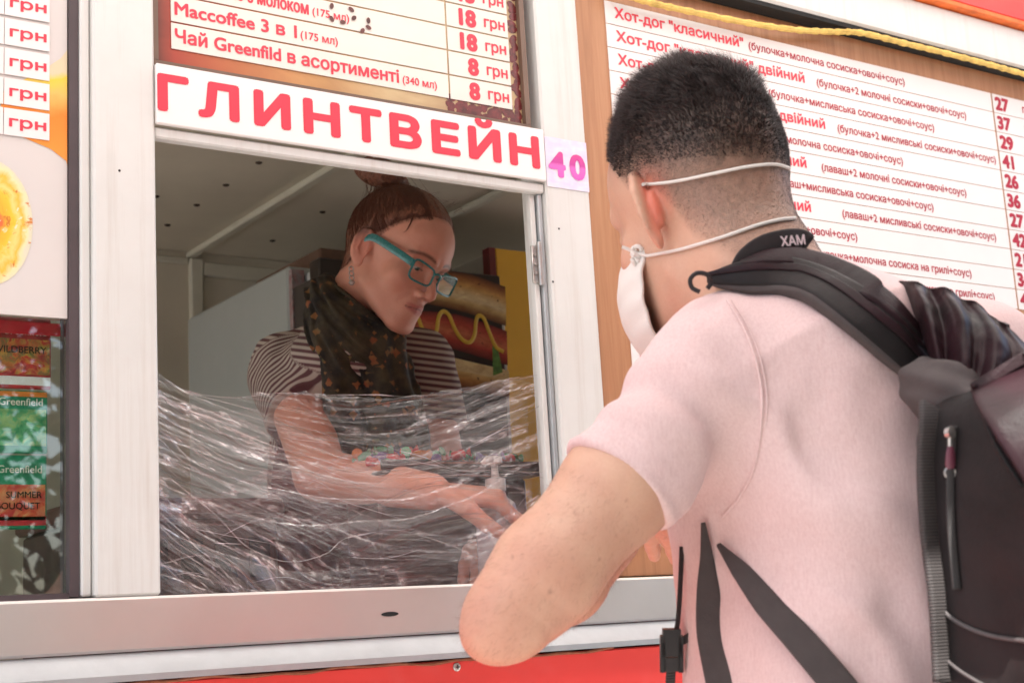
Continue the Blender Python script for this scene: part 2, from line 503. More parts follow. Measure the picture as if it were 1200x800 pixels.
M_FASC = mat('red_fascia_paint', (.78, .028, .020), .4, var=.06, vscale=5, bump=.05, bscale=40)
part('red_fascia', M_FASC, lambda b: b.box(X0, X1, -.055, .08, 2.2535, 2.40, .004))
part('fascia_rim', M_ORANGE, lambda b: b.box(X0, X1, -.060, .0, 2.2435, 2.2525, .001))
part('casement_edge', M_WHITE, lambda b: b.box(1.1685, 1.177, -.006, .004, 1.26, 1.7965, .001))
part('casement_edge', M_ALU, lambda b: b.box(1.1785, 1.1855, -.012, .004, 1.26, 1.7965, .001))
part('gasket', M_GASKET, lambda b: (b.box(.5175, .5285, -.008, .025, 1.262, 2.165), b.box(X0, .5175, -.006, .02, 1.2597, 1.2665)))
part('jamb', M_WHITE, lambda b: b.box(.6045, .6158, .0405, .075, 1.26, 1.80))
pane = part('window_pane', M_GLASS, lambda b: b.box(X0+.06, .5172, .004, .009, 1.266, 1.572))
part('end_post', M_WHITE, lambda b: b.box(X0, X0+.06, -.022, .04, 1.26, 2.165, .003))
# hinge
def hinge(b):
    b.box(1.1645, 1.180, -.009, -.0045, 1.668, 1.722, .001); b.tube([(1.1755, -.0125, 1.664), (1.1755, -.0125, 1.726)], .0042, 10)
    for z in (1.682, 1.695, 1.708): b.lathe([(.0025, 0), (.0025, .0015), (.0012, .0022)], (1.169, -.0115, z), 1, 8)
part('hinge', M_STEEL, hinge, smooth=True)
# drain slot and screw heads
p = F(457, 719, -.0245)
part('drain_slot', M_DARK, lambda b: b.prism([(p[0]+.012*math.cos(a)*(1.0)+(.004 if math.cos(a) > 0 else -.004)*0, p[2]+.0028*math.sin(a)) for a in np.linspace(0, 2*math.pi, 17)[:-1]], -.0249, -.0243))
for i, q in enumerate([F(535, 781, -.018), F(190, 812, -.018), F(880, 770, -.018), F(20, 830, -.018)]):
    def scr(b, q=q):
        n0 = len(b.v); b.lathe([(.0055, 0), (.0055, -.0012), (.0042, -.0026), (.0018, -.003)], (q[0], -.018, q[2]), 1, 14)
    s = part('screw', M_STEEL, scr, smooth=True)
    part('screw_recess', M_DARK, lambda b, q=q: (b.box(q[0]-.003, q[0]+.003, -.0213, -.0209, q[2]-.0006, q[2]+.0006), b.box(q[0]-.0006, q[0]+.0006, -.0215, -.0211, q[2]-.003, q[2]+.003)), parent=s)
# torn sealant along top of the red panel
def seal(b):
    pts = [(x, -.0205, 1.1655+.0015*math.sin(x*31)+.001*math.sin(x*77)) for x in np.linspace(.55, 1.25, 60)]
    b.tube(pts, [.0014+.0009*abs(math.sin(x*50)) for x in np.linspace(.55, 1.25, 60)], 6)
part('sealant_bead', mat('brown_sealant', (.30, .10, .05), .8, var=.3, vscale=80), seal, smooth=True)
# room
part('floor', mat('kiosk_floor', (.2, .17, .14), .6), lambda b: b.box(X0, X1, .041, YB, .145, .165))
part('ceiling', M_INT, lambda b: b.box(X0, X1, .081, YB-.001, CEIL, CEIL+.03))
part('roof', M_ALU, lambda b: b.box(X0-.03, X1+.03, -.03, YB+.06, 2.405, 2.44, .004))
part('back_wall', M_INT, lambda b: b.box(X0, X1, YB, YB+.05, .145, 2.40))
part('side_wall', M_INT, lambda b: (b.box(X0-.04, X0, -.02, YB+.05, .145, .60), b.box(X0-.04, X0, -.02, YB+.05, 2.08, 2.40), b.box(X0-.04, X0, -.02, .08, .601, 2.079), b.box(X0-.04, X0, YB-.06, YB+.05, .601, 2.079)))  # unseen wall, wide opening added to let daylight into the room
part('side_wall', M_INT, lambda b: (b.box(X1, X1+.04, -.02, .12, .145, 2.40), b.box(X1, X1+.04, YB-.1, YB+.05, .145, 2.40), b.box(X1, X1+.04, .121, YB-.101, 2.08, 2.40)))  # unseen wall, doorway added so more daylight fills the room
for x in (1.29, 1.685, .75, .2, 2.3):
    part('ceiling_batten', M_BATTEN, lambda b: b.box(x-.011, x+.011, .082, YB-.001, CEIL-.014, CEIL-.0005, .003))
for x in (.6, 1.30, 2.2):
    part('wall_batten', M_BATTEN, lambda b: b.box(x-.016, x+.016, YB-.018, YB-.0005, .165, CEIL-.015, .004))
part('wall_batten', M_BATTEN, lambda b: b.box(1.317, 2.183, YB-.016, YB-.0007, 2.045, 2.078, .003))
part('wall_batten', M_BATTEN, lambda b: b.box(.617, 1.283, YB-.012, YB-.0007, 2.070, 2.085, .003))
rv = None
for x, ys in ((1.157, (.54, .70, .85, 1.005, 1.155, 1.318, 1.46)), (.83, (.7, .85, 1.0, 1.13, 1.3)), (1.42, (.6, .85, 1.1, 1.35)), (1.06, (1.13,))):
    for y in ys:
        if rv is None:
            b = MB(); b.lathe([(.007, 0), (.006, -.002), (.003, -.0035)], (x, y, CEIL-.0002), 2, 10)
            rv = b.build('rivet', mat('rusty_rivet', (.07, .05, .035), .7), K); r0 = (x, y)
        else:
            c = rv.copy(); COL.objects.link(c); c.parent = K; c.location = rv.location+Vector((x-r0[0], y-r0[1], 0))
# counter inside
M_COUNTER = mat('counter_laminate', (.38, .07, .06), .4, var=.1, vscale=10)
part('counter_top', M_COUNTER, lambda b: b.box(.63, 2.2, .046, .34, 1.215, 1.24, .004))
part('counter_front', mat('counter_front_board', (.16, .06, .05), .6), lambda b: b.box(.63, 2.2, .046, .062, .166, 1.2145))
part('counter_top', mat('shelf_grey', (.45, .43, .40), .5), lambda b: b.box(X0+.02, .60, .046, .40, 1.245, 1.268, .003))

# unseen awning over the counter; pale translucent canvas added to brighten the facade top
FL = empty('awning', (1.1, -.06, 2.41), 'unseen awning with red hanging edge over the kiosk window, its pale canvas added for top light', 'awning')
FZ = lambda y: 2.58-(-y-.06)*.10
FLEN = 1.5
def slab(b, x0, x1, y0, y1, t, dz=0):
    b.add([(x, y, FZ(y)+dz+q) for x in (x0, x1) for y in (y0, y1) for q in (0, t)], [(0, 1, 3, 2), (4, 6, 7, 5), (0, 4, 5, 1), (2, 3, 7, 6), (0, 2, 6, 4), (1, 5, 7, 3)])
def canvas_mat():
    m = bpy.data.materials.new('awning_canvas'); m.use_nodes = True; t = NT(m)
    out = t.t.nodes['Material Output']; v = t.coord()
    n = t.noise(v, 500, 2); d1 = t.n('BsdfDiffuse'); d1.inputs[0].default_value = (.75, .72, .69, 1)
    d2 = t.n('BsdfTranslucent'); d2.inputs[0].default_value = (.74, .71, .67, 1)
    mx = t.n('MixShader'); mx.inputs[0].default_value = .62; t.l(d1.outputs[0], mx.inputs[1]); t.l(d2.outputs[0], mx.inputs[2]); t.l(mx.outputs[0], out.inputs[0])
    t.t.nodes.remove(t.b); return m
M_CANVAS = canvas_mat()
def sheet(b, x0, x1, y0, y1):
    b.add([(x0, y0, FZ(y0)), (x1, y0, FZ(y0)), (x1, y1, FZ(y1)), (x0, y1, FZ(y1))], [(0, 1, 2, 3)])
part('canvas', M_CANVAS, lambda b: sheet(b, X0, X1, -.062, -FLEN), FL)
part('valance', M_RED, lambda b: b.box(X0, X1, -FLEN-.006, -FLEN, FZ(-FLEN)-.17, FZ(-FLEN)+.02), FL)
for x in (X0+.02, .7, 1.85, X1-.05): part('rafter', M_WHITE, lambda b: slab(b, x, x+.025, -.08, -FLEN+.01, .02, -.024), FL)
for x in (X0+.05, X1-.08): part('post', M_WHITE, lambda b: b.box(x, x+.03, -FLEN+.01, -FLEN+.04, 0, FZ(-FLEN)-.025), FL)

# ------------------------------------------------------------------ big sign and 40
S = empty('price_sign', (.9, -.03, 1.85), 'long white sign with big red letters above the serving window', 'sign')
part('sign_plate', M_SIGNW, lambda b: b.box(.6165, 1.186, -.026, -.0185, 1.8125, 1.888, .0012), S)
xs = [F(q, 130)[0] for q in (184, 0)]
BIG = 'ГЛИНТВЕЙН'
LX = []
for ch, (pl, pr) in zip(BIG, ((184, 221), (232, 280), (297, 340), (355, 398), (409, 447), (456, 493), (505, 538), (548, 586), (596, 631))):
    yy = 100+(pl-184)*.155
    LX.append((F(pl, yy, -.026)[0], F(pr, yy, -.026)[0]))
for ch, (a, b_) in zip(BIG, LX):
    bd = .0032
    lettering(ch, a+bd, 1.8305, .0425, -.0265, M_INK, S, bold=bd/(.0425/.73), x1=b_-bd, name='letter')
S2 = empty('price_label', (1.225, -.023, 1.84), 'lilac paper label reading 40 stuck on the white post beside the big sign', 'label')
def lilac():
    m = bpy.data.materials.new('lilac_print'); m.use_nodes = True; t = NT(m)
    f = t.noise(t.coord(scale=(30, 1, 60)), 1.5, 3)
    t.l(t.ramp(f, [(.35, (.66, .60, .80)), (.65, (.82, .74, .80))]), t.b.inputs['Base Color']); t.b.inputs['Roughness'].default_value = .5; return m
part('paper', lilac(), lambda b: b.box(1.1885, 1.2625, -.0232, -.0223, 1.806, 1.880), S2)
def magenta():
    m = bpy.data.materials.new('magenta_print'); m.use_nodes = True; t = NT(m)
    sx = t.n('SeparateXYZ'); t.l(t.coord(), sx.inputs[0])
    mr = t.n('MapRange'); mr.inputs[1].default_value = -.02; mr.inputs[2].default_value = .022; t.l(sx.outputs[2], mr.inputs[0])
    t.l(t.ramp(mr.outputs[0], [(.0, (.72, .10, .50)), (.45, (.74, .14, .52)), (.55, (.55, .05, .32)), (1, (.70, .06, .28))]), t.b.inputs['Base Color']); return m
M_MAG = magenta()
for ch, a, b_ in (('4', 1.192, 1.223), ('0', 1.229, 1.2585)): lettering(ch, a+.003, 1.8235, .036, -.0237, M_MAG, S2, bold=.055, x1=b_-.003, name='numeral')

# ------------------------------------------------------------------ drinks panel above the window
D = empty('drinks_menu', (.9, -.012, 1.9), 'framed brown coffee drinks price panel above the serving window', 'menu board')
def coffee_print():
    m = bpy.data.materials.new('coffee_print'); m.use_nodes = True; t = NT(m)
    sx = t.n('SeparateXYZ'); t.l(t.coord(), sx.inputs[0])
    mr = t.n('MapRange'); mr.inputs[1].default_value = -.28; mr.inputs[2].default_value = .27; t.l(sx.outputs[0], mr.inputs[0])
    base = t.ramp(mr.outputs[0], [(0, (.12, .03, .015)), (.05, (.45, .06, .03)), (.2, (.52, .17, .06)), (.42, (.62, .36, .14)), (.6, (.68, .55, .32)), (.9, (.55, .42, .25))])
    n = t.noise(t.coord(scale=(1, 1, 3)), 7, 4, .5, 1.2)
    t.l(t.mix(.5, base, t.ramp(n, [(.3, (.45, .22, .12)), (.7, (1, .95, .8))]), 'MULTIPLY'), t.b.inputs['Base Color'])
    t.b.inputs['Roughness'].default_value = .35; return m
part('print', coffee_print(), lambda b: b.box(.624, 1.163, -.008, -.004, 1.897, 2.16), D)
M_FR = mat('bronze_frame', (.16, .10, .07), .45, var=.1)
part('frame', M_FR, lambda b: (b.box(.617, .6235, -.016, .0, 1.8965, 2.164), b.box(1.1635, 1.172, -.016, .0, 1.8965, 2.164), b.box(.617, 1.172, -.016, .0, 1.889, 1.896)), D)
rows = [('Капучіно', '(175 мл)', '18', 2.1365), ('Mокачіно', '(175 мл)', '18', 2.1010), ('Лате', '(175 мл)', '18', 2.0655), ('Гарячий шоколад', '(175 мл)', '18', 2.030), ('Maccoffee 3 в 1', '(175 мл)', '8', 1.9945)]
# rows measured from the photo
def dz(px, py): return F(px, py, -.009)
M_STRIP = mat('pale_print_strip', (.76, .72, .66), .4, var=.03)
rowz = []
zt1 = dz(202, 0)[2]; 
zA = (dz(201, 27)[2], dz(201, 57)[2])         # tea row (top, bottom) at left
pitch = .0358
ends = dict(tea='Чай Greenfild в асортименті', mc='Maccoffee 3 в 1')
M_INK3 = M_INK
for k in range(7):
    zt = zA[0]+k*pitch; zb = zA[1]+k*pitch
    if zt > 2.158: break
    s = part('menu_strip', M_STRIP, lambda b: b.box(.6425, 1.0405, -.0098, -.0083, zb, zt), D)
    s2 = part('price_strip', M_STRIP, lambda b: b.box(1.0435, 1.146, -.0098, -.0083, zb, zt), D)
    h = (zt-zb)*.52; zz = zb+(zt-zb)*.27
    nm = ['Чай Greenfild в асортименті', 'Maccoffee 3 в 1', 'Американо з молоком', 'Какао', 'Капучіно', 'Латте', 'Еспресо'][k]
    ml = ['(340 мл)', '(175 мл)', '(175 мл)', '(175 мл)', '(175 мл)', '(175 мл)', '(60 мл)'][k]
    xe = [dz(467, 95)[0], dz(347, 40)[0], .83, .80, .78, .76, .8][k]
    lettering(nm, .6475, zz, h, -.0102, M_INK, s, bold=.028, x1=xe)
    lettering(ml, xe+.006, zz+.0008, h*.62, -.0102, M_INK, s, bold=.018, squash=1.0)
    pr = ['8', '8', '18', '18', '15', '15', '12'][k]
    lettering(pr, 1.0905, zb+(zt-zb)*.16, (zt-zb)*.72, -.0102, M_INK, s2, bold=.06, end=True)
    lettering('грн', 1.106, zz, h*.95, -.0102, M_INK, s2, bold=.022, x1=1.1405)
# printed coffee beans
M_BEAN = mat('coffee_bean_print', (.10, .025, .02), .35, var=.5, vscale=90)
def beanpoly(b, x, z, r, a, y):
    b.add([(x+r*math.cos(q)*math.cos(a)-r*.66*math.sin(q)*math.sin(a), y, z+r*math.cos(q)*math.sin(a)+r*.66*math.sin(q)*math.cos(a)) for q in np.linspace(0, 2*math.pi, 13)[:-1]], [tuple(range(12))])
def beans(b):
    k = 0
    for px, py in ((388, 8), (411, 12), (414, 22), (388, 23), (401, 27), (431, 25), (431, 33), (424, 37)):
        q = dz(px, py); k += 1; beanpoly(b, q[0], q[2], .0045, k*1.3, -.0109-k*.00002)
part('bean_print', M_BEAN, beans, D)
def heap(b):
    k = 0
    for x in np.arange(1.035, 1.158, .011):
        for z in np.arange(1.9, 2.155, .0105):
            if z < 1.925-.0 and x > 1.035 or x > 1.147:
                k += 1; beanpoly(b, x+rng.uniform(-.003, .003), z+rng.uniform(-.003, .003), .0085, rng.uniform(0, 3), -.0084-k*.000004)
part('bean_heap_print', mat('cherry_bean_print', (.13, .018, .02), .25, var=.6, vscale=120), heap, D)

# ------------------------------------------------------------------ left window poster and sachets
LP = empty('food_poster', (.2, -.002, 1.57), 'pale poster with price strips and a fried egg bun in the left window', 'poster')
M_GREY = mat('pale_poster', (.66, .62, .60), .4, var=.03, vscale=5)
part('print', M_GREY, lambda b: b.box(X0+.06, .5165, -.004, .0, 1.5725, 2.164), LP)
def citrus():
    m = bpy.data.materials.new('citrus_print'); m.use_nodes = True; t = NT(m)
    sx = t.n('SeparateXYZ'); t.l(t.coord(), sx.inputs[0])
    mr = t.n('MapRange'); mr.inputs[1].default_value = .17; mr.inputs[2].default_value = .315; t.l(sx.outputs[2], mr.inputs[0])
    n = t.noise(t.coord(), 25, 4)
    c = t.ramp(t.mul(mr.outputs[0], t.mul(n, .25), 'ADD'), [(0, (.75, .35, .10)), (.3, (.85, .30, .04)), (.62, (.83, .24, .02)), (.8, (.78, .50, .12)), (.93, (.8, .6, .05)), (1, (.7, .6, .4))])
    t.l(c, t.b.inputs['Base Color']); t.b.inputs['Roughness'].default_value = .35; return m
q = [F(*a) for a in ((58, 78), (70, 70), (86, 62), (86, 196), (76, 190), (58, 176), (20, 160), (0, 130), (0, 110))]
part('orange_print', citrus(), lambda b: b.add([(min(c[0], .5163), -.0046, c[2]) for c in q], [tuple(range(len(q)))]), LP)
def bun():
    m = bpy.data.materials.new('bun_print'); m.use_nodes = True; t = NT(m)
    tc = t.coord(scale=(1, 1, .65)); ln = t.n('VectorMath', operation='LENGTH'); nz = t.noise(t.coord(), 30, 5, .6, 1.0)
    t.l(tc, ln.inputs[0]); rad = t.mul(t.mul(ln.outputs['Value'], 20.5), t.mul(t.mul(nz, .5, 'SUBTRACT'), .55), 'ADD')
    c = t.ramp(rad, [(0, (.70, .10, .06)), (.22, (.78, .16, .05)), (.32, (.85, .45, .04)), (.50, (.86, .55, .05)), (.62, (.80, .66, .22)), (.74, (.86, .50, .06)), (.86, (.84, .74, .42)), (.97, (.72, .68, .52))])
    n2 = t.noise(t.coord(scale=(1, 1, 1)), 75, 4, .7, .6); c = t.mix(t.ramp(n2, [(.58, (0, 0, 0)), (.66, (1, 1, 1))]), c, (.62, .20, .03))
    n3 = t.noise(t.coord(), 48, 3, .6, 2.0); c = t.mix(t.ramp(n3, [(.62, (0, 0, 0)), (.70, (1, 1, 1))]), c, (.80, .74, .50))
    t.l(c, t.b.inputs['Base Color']); t.b.inputs['Roughness'].default_value = .35; return m
bc = F(0, 262)
bp = MB(); bp.add([(bc[0]-.012+.047*math.cos(a), -.0045, bc[2]+.072*math.sin(a)) for a in np.linspace(0, 2*math.pi, 40)[:-1]], [tuple(range(39))])
bo = bp.build('bun_print', bun(), LP)
for v in bo.data.vertices: v.co -= Vector((bc[0]-.012-LP.location.x, 0, bc[2]-LP.location.z))
bo.location = (bc[0]-.012-LP.location.x, 0, bc[2]-LP.location.z)
for k in range(11):
    zb = F(30, 163)[2]+.036*k; zt = zb+.0318
    if zt > 2.16: break
    s = part('price_strip', M_PAPER, lambda b: b.box(F(5, 100, -.0062)[0], F(58, 100, -.0062)[0], -.0062, -.0048, zb, zt), LP)
    lettering('грн', F(11.5, 100, -.0066)[0], zb+.0105, .0125, -.0066, M_INK, s, bold=.03, x1=F(54, 100, -.0066)[0])
    s = part('menu_strip', M_PAPER, lambda b: b.box(-.2, F(4, 100, -.0062)[0], -.0062, -.0048, zb, zt), LP)
part('red_reflection_band', mat('red_reflection_tone', (.70, .02, .04), .35, var=.1), lambda b: b.box(.20, .5165, .0205, .0215, F(20, 391, .021)[2], 1.571), LP)  # red band painted in for a red reflection on the glass
M_SR = mat('sachet_red', (.50, .03, .04), .3, var=.35, vscale=70, coat=.5)
def fruit_mat(name, cols, sc=60):
    m = bpy.data.materials.new(name); m.use_nodes = True; t = NT(m)
    vo = t.n('TexVoronoi'); vo.inputs['Scale'].default_value = sc; t.l(t.coord(scale=(1, 1, 1.6)), vo.inputs['Vector'])
    n = t.noise(t.coord(), sc*1.2, 4, .6, 1.5)
    c = t.ramp(n, [(.3+.4*i/(len(cols)-1), c) for i, c in enumerate(cols)])
    c = t.mix(t.mul(vo.outputs['Distance'], 1.0), c, cols[0]); t.l(c, t.b.inputs['Base Color'])
    t.b.inputs['Roughness'].default_value = .28; t.b.inputs['Coat Weight'].default_value = .5; return m
M_S1 = fruit_mat('wildberry_print', [(.35, .02, .03), (.75, .06, .04), (.85, .45, .08), (.10, .30, .08), (.8, .12, .06)])
M_S2 = fruit_mat('mint_print', [(.04, .25, .10), (.18, .60, .30), (.65, .75, .30), (.4, .7, .45)])
M_S3 = fruit_mat('flower_print', [(.55, .03, .04), (.85, .20, .06), (.85, .5, .2), (.7, .1, .12)])
M_SG = mat('sachet_green', (.02, .24, .12), .3, var=.3, vscale=50, coat=.5)
M_LET = mat('pale_letters', (.75, .72, .62), .4)
M_ORB = mat('orange_band', (.7, .2, .03), .35)
SY = .026
zs = [F(20, q, SY)[2] for q in (372, 457, 533, 622)]
lab = ['red tea sachet with wild berries, topmost in the left window', 'green mint tea sachet in the left window, middle of three', 'tea sachet with green top and red flowers, lowest in the left window']
for k in range(3):
    T = empty('tea_sachet', (.445, SY, zs[k+1]), lab[k], 'tea sachet', 'tea sachets hanging in the left window')
    zt, zb = zs[k], zs[k+1]+.002; dzz = zt-zb
    xr = [F(60, 420, SY)[0], F(56, 490, SY)[0], F(55, 580, SY)[0]][k]
    part('packet', (M_SR, M_SG, M_SG)[k], lambda b: b.box(.36, xr, SY, SY+.004, zb, zt, .0015), T)
    part('picture', (M_S1, M_S2, M_S3)[k], lambda b: b.box(.362, xr-.002, SY-.0006, SY-.0002, zb+dzz*(.2 if k == 0 else .12), zb+dzz*(.70 if k < 2 else .6)), T)
    part('band', (M_PAPER, M_ORB, M_SR)[k], lambda b: b.box(.362, xr-.001, SY-.0006, SY-.0002, *((zb+dzz*.05, zb+dzz*.17) if k != 1 else (zt-dzz*.1, zt-dzz*.02))), T)
    lettering('Greenfield', xr-.006, zb+dzz*.76, .0085, SY-.0009, M_LET, T, bold=.01, end=True)
    if k == 2:
        lettering('SUMMER', xr-.006, zb+dzz*.42, .0075, SY-.0012, M_DARK, T, bold=.01, end=True)
        lettering('BOUQUET', xr-.008, zb+dzz*.27, .0075, SY-.0012, M_DARK, T, bold=.01, end=True)
    if k == 0: lettering('WILDBERRY', xr-.006, zb+dzz*.5, .008, SY-.0012, M_DARK, T, bold=.01, end=True)

# ------------------------------------------------------------------ wooden menu board
B = empty('hot_dog_menu', (1.9, -.005, 1.27), 'large wooden menu board with white hot dog price strips right of the window', 'menu board')
part('board', M_WOOD, lambda b: b.box(1.266, X1-.01, -.012, .03, 1.262, 2.158, .001), B)
full = [('Хот-дог "класичний"', '(булочка+молочна сосиска+овочі+соус)', '27', 1060),
 ('Хот-дог "класичний" двійний', '(булочка+2 молочні сосиски+овочі+соус)', '37', 1132),
 ('Хот-дог "мисливський"', '(булочка+мисливська сосиска+овочі+соус)', '29', 1096),
 ('Хот-дог "мисливський" двійний', '(булочка+2 мисливські сосиски+овочі+соус)', '41', 1168),
 ('Хот-дог у лаваші', '(лаваш+молочна сосиска+овочі+соус)', '26', 1058),
 ('Хот-дог у лаваші подвійний', '(лаваш+2 молочні сосиски+овочі+соус)', '36', 1132),
 ('Хот-дог у лаваші "мисливський"', '(лаваш+мисливська сосиска+овочі+соус)', '27', 1094),
 ('Хот-дог у лаваші подвійний', '(лаваш+2 мисливські сосиски+овочі+соус)', '42', 1167),
 ('Хот-дог вегетаріанський', '(булочка+овочі+соус)', '21', 1005),
 ('Хот-дог гриль', '(булочка+молочна сосиска на грилі+соус)', '34', 1139),
 ('Хот-дог гриль двійний', '(булочка+сосиски на грилі+соус)', '45', 1166)]
ZT = F(900, 46, -.014)[2]; ZB = F(1139, 356, -.014)[2]; ph = (ZT-ZB)/11
for k, (a, c, pr, pe) in enumerate(full):
    zt = ZT-k*ph-.0007; zb = ZT-(k+1)*ph+.0007
    s = part('menu_strip', M_PAPER, lambda b: b.box(F(708.5, 2, -.014)[0], 2.2255, -.0136, -.0122, zb, zt), B)
    h = ph*.42; zz = zb+ph*.30
    ye = [98, 136, 163, 198, 191, 225, 246, 278, 284, 328, 353][k]
    xe = F(pe, ye, -.014)[0]; x0 = F(720, 10, -.014)[0]
    # small print ends where the photo shows it, starts after the name
    v, f = glyph_mesh(c); wid = (v[:, 0].max()-v[:, 0].min())*(h*.86/.73)*1.03
    lettering(c, xe, zz-.0002, h*.86, -.0141, M_INK2, s, bold=.018, end=True, squash=1.03)
    v2, f2 = glyph_mesh(a); w2 = (v2[:, 0].max()-v2[:, 0].min())*(h/.73)
    lettering(a, x0, zz, h*1.08, -.0141, M_INK, s, bold=.03, x1=min(x0+w2*1.34, xe-wid-.012) if k < 8 else x0+w2*1.15)
    s = part('price_strip', M_PAPER, lambda b: b.box(2.2305, 2.50, -.0136, -.0122, zb, zt), B)
    lettering(pr, 2.237, zb+ph*.17, ph*.66, -.0141, M_INK2, s, bold=.06, squash=1.12)
    lettering('грн', 2.315, zz, h, -.0141, M_INK2, s, bold=.02)
for k, (a, pr) in enumerate((('Сік в асортименті', '12'), ('Гриль бургер', '38'), ('Картопля фрі', '25'), ('Вода', '10'), ('Кетчуп', '5'))):
    zt = F(740, 345, -.014)[2]-k*.0358; zb = zt-.0343
    s = part('menu_strip', M_PAPER, lambda b: b.box(1.326, 2.2255, -.0136, -.0122, zb, zt), B)
    lettering(a, 1.3415, zb+.0105, .0165, -.0141, M_INK, s, bold=.02)
    s = part('price_strip', M_PAPER, lambda b: b.box(2.2305, 2.50, -.0136, -.0122, zb, zt), B)
    lettering(pr, 2.237, zb+.007, .02, -.0141, M_INK2, s, bold=.04)
# yellow foam bead under the trim
M_FOAM = mat('yellow_foam', (.72, .50, .14), .9, var=.25, vscale=60, bump=.9, bscale=260)
def foam(b):
    pts = [(720, -12), (750, 0), (800, 12), (870, 26), (930, 35), (975, 37.5), (1010, 39), (1060, 51), (1110, 63), (1160, 76), (1200, 87), (1260, 103)]
    w3 = [F(x, y, -.052 if x > 990 else -.035) for x, y in pts]
    q = spline(w3, 160); r_ = .0052+.0012*np.sin(np.arange(160)*1.7)*np.sin(np.arange(160)*.45)
    b.tube(q, r_, 8)
tag(part('foam_sealant', M_FOAM, foam, None, smooth=True), 'uneven yellow foam sealant line under the white trim above the menu board', 'sealant')
part('shadow_gap', M_DARK, lambda b: b.box(1.27, X1, -.0405, .0, 2.1585, 2.1655), K)  # solid dark strip painting the shadow line in the gap below the trim

for q in ((655, 268), (648, 330), (140, 200)):
    p = F(*q, -.022); part('paint_chip', M_DARK, lambda b: b.lathe([(.0016, 0), (.0012, -.0006)], (p[0], -.0221, p[2]), 1, 8))

# ------------------------------------------------------------------ things inside the kiosk
FR = empty('upright_fridge', (1.28, 1.0, .165), 'white sided upright drinks fridge behind the woman', 'fridge')
fx = 1.215
part('cabinet', mat('fridge_white', (.38, .41, .40), .4, var=.03), lambda b: b.box(fx, fx+.5, .86, 1.36, .166, 1.905, .006), FR)
part('door', mat('fridge_door_glass', (.06, .05, .05), .12), lambda b: b.box(fx+.06, fx+.44, .842, .858, .25, 1.85, .004), FR)
part('door_frame', M_ALU, lambda b: (b.box(fx+.03, fx+.058, .832, .858, .2, 1.89, .004), b.box(fx+.442, fx+.47, .832, .858, .2, 1.89, .004)), FR)
part('top_clutter', mat('cardboard_dark', (.16, .09, .06), .8, var=.3), lambda b: b.box(fx+.09, fx+.4, .9, 1.2, 1.906, 1.96, .004), FR)
part('side_sticker', fruit_mat('sticker_print', [(.35, .3, .3), (.3, .08, .1), (.12, .1, .12), (.5, .45, .4)], 35), lambda b: b.box(fx+.002, fx+.028, .845, .8595, 1.2, 1.895), FR)

YC = empty('yellow_cabinet', (1.8, 1.0, .165), 'tall mustard yellow cabinet at the right inside the kiosk', 'cabinet')
part('front', mat('mustard_yellow', (.85, .50, .05), .5, var=.04), lambda b: b.box(1.726, 2.25, .90, .92, .166, 2.0, .002), YC)
part('carcass', mat('cabinet_grey', (.42, .40, .36), .5), lambda b: b.box(1.724, 2.24, .921, 1.40, .166, 1.995, .002), YC)
part('edge_band', mat('maroon_edge', (.16, .02, .02), .5), lambda b: b.box(1.708, 1.7245, .898, .925, .166, 2.0, .001), YC)

HP = empty('hot_dog_picture', (1.55, .7, 1.3), 'dark display board printed with hot dogs and a mustard wave inside', 'picture')
part('board', mat('picture_black', (.025, .015, .012), .35), lambda b: b.box(1.20, 1.597, .70, .74, 1.24, 1.8815, .003), HP)
part('back_box', mat('picture_box', (.05, .04, .035), .5), lambda b: b.box(1.22, 1.59, .741, .87, .166, 1.86, .003), HP)
def printed(name, pts, m, off, close=True):
    w3 = [F(x, y, .70-off) for x, y in pts]
    return part(name, m, lambda b: b.add([tuple(q) for q in w3], [tuple(range(len(w3)))]), HP)
def bun_mat(name, a, b2, c2):
    m = bpy.data.materials.new(name); m.use_nodes = True; t = NT(m)
    n = t.noise(t.coord(scale=(1, 1, 3)), 14, 5, .6, .4)
    n2 = t.noise(t.coord(), 60, 3)
    c = t.ramp(n, [(.3, a), (.5, b2), (.7, c2)]); c = t.mix(t.ramp(n2, [(.62, (0, 0, 0)), (.7, (1, 1, 1))]), c, (.08, .03, .02))
    t.l(c, t.b.inputs['Base Color']); t.b.inputs['Roughness'].default_value = .4; return m
M_BUN = bun_mat('bun_photo', (.75, .56, .26), (.88, .76, .40), (.6, .38, .14))
M_SAUS = bun_mat('sausage_photo', (.50, .06, .04), (.60, .15, .08), (.36, .03, .03))
def band(top, bot): return [(x, y) for x, y in top]+[(x, y) for x, y in bot[::-1]]
def photo_mat():
    m = bpy.data.materials.new('food_photo'); m.use_nodes = True; t = NT(m); at = t.n('Attribute', attribute_name='col')
    n = t.noise(t.coord(scale=(1, 1, 2.2)), 38, 5, .65, .6); n2 = t.noise(t.coord(), 90, 3)
    c = t.mix(.75, at.outputs['Color'], t.ramp(n, [(.3, (.55, .42, .32)), (.7, (1.0, 1.0, 1.0))]), 'MULTIPLY')
    c = t.mix(t.ramp(n2, [(.66, (0, 0, 0)), (.72, (1, 1, 1))]), c, (.12, .04, .02)); t.l(c, t.b.inputs['Base Color']); t.b.inputs['Roughness'].default_value = .35; return m
M_PH = photo_mat()
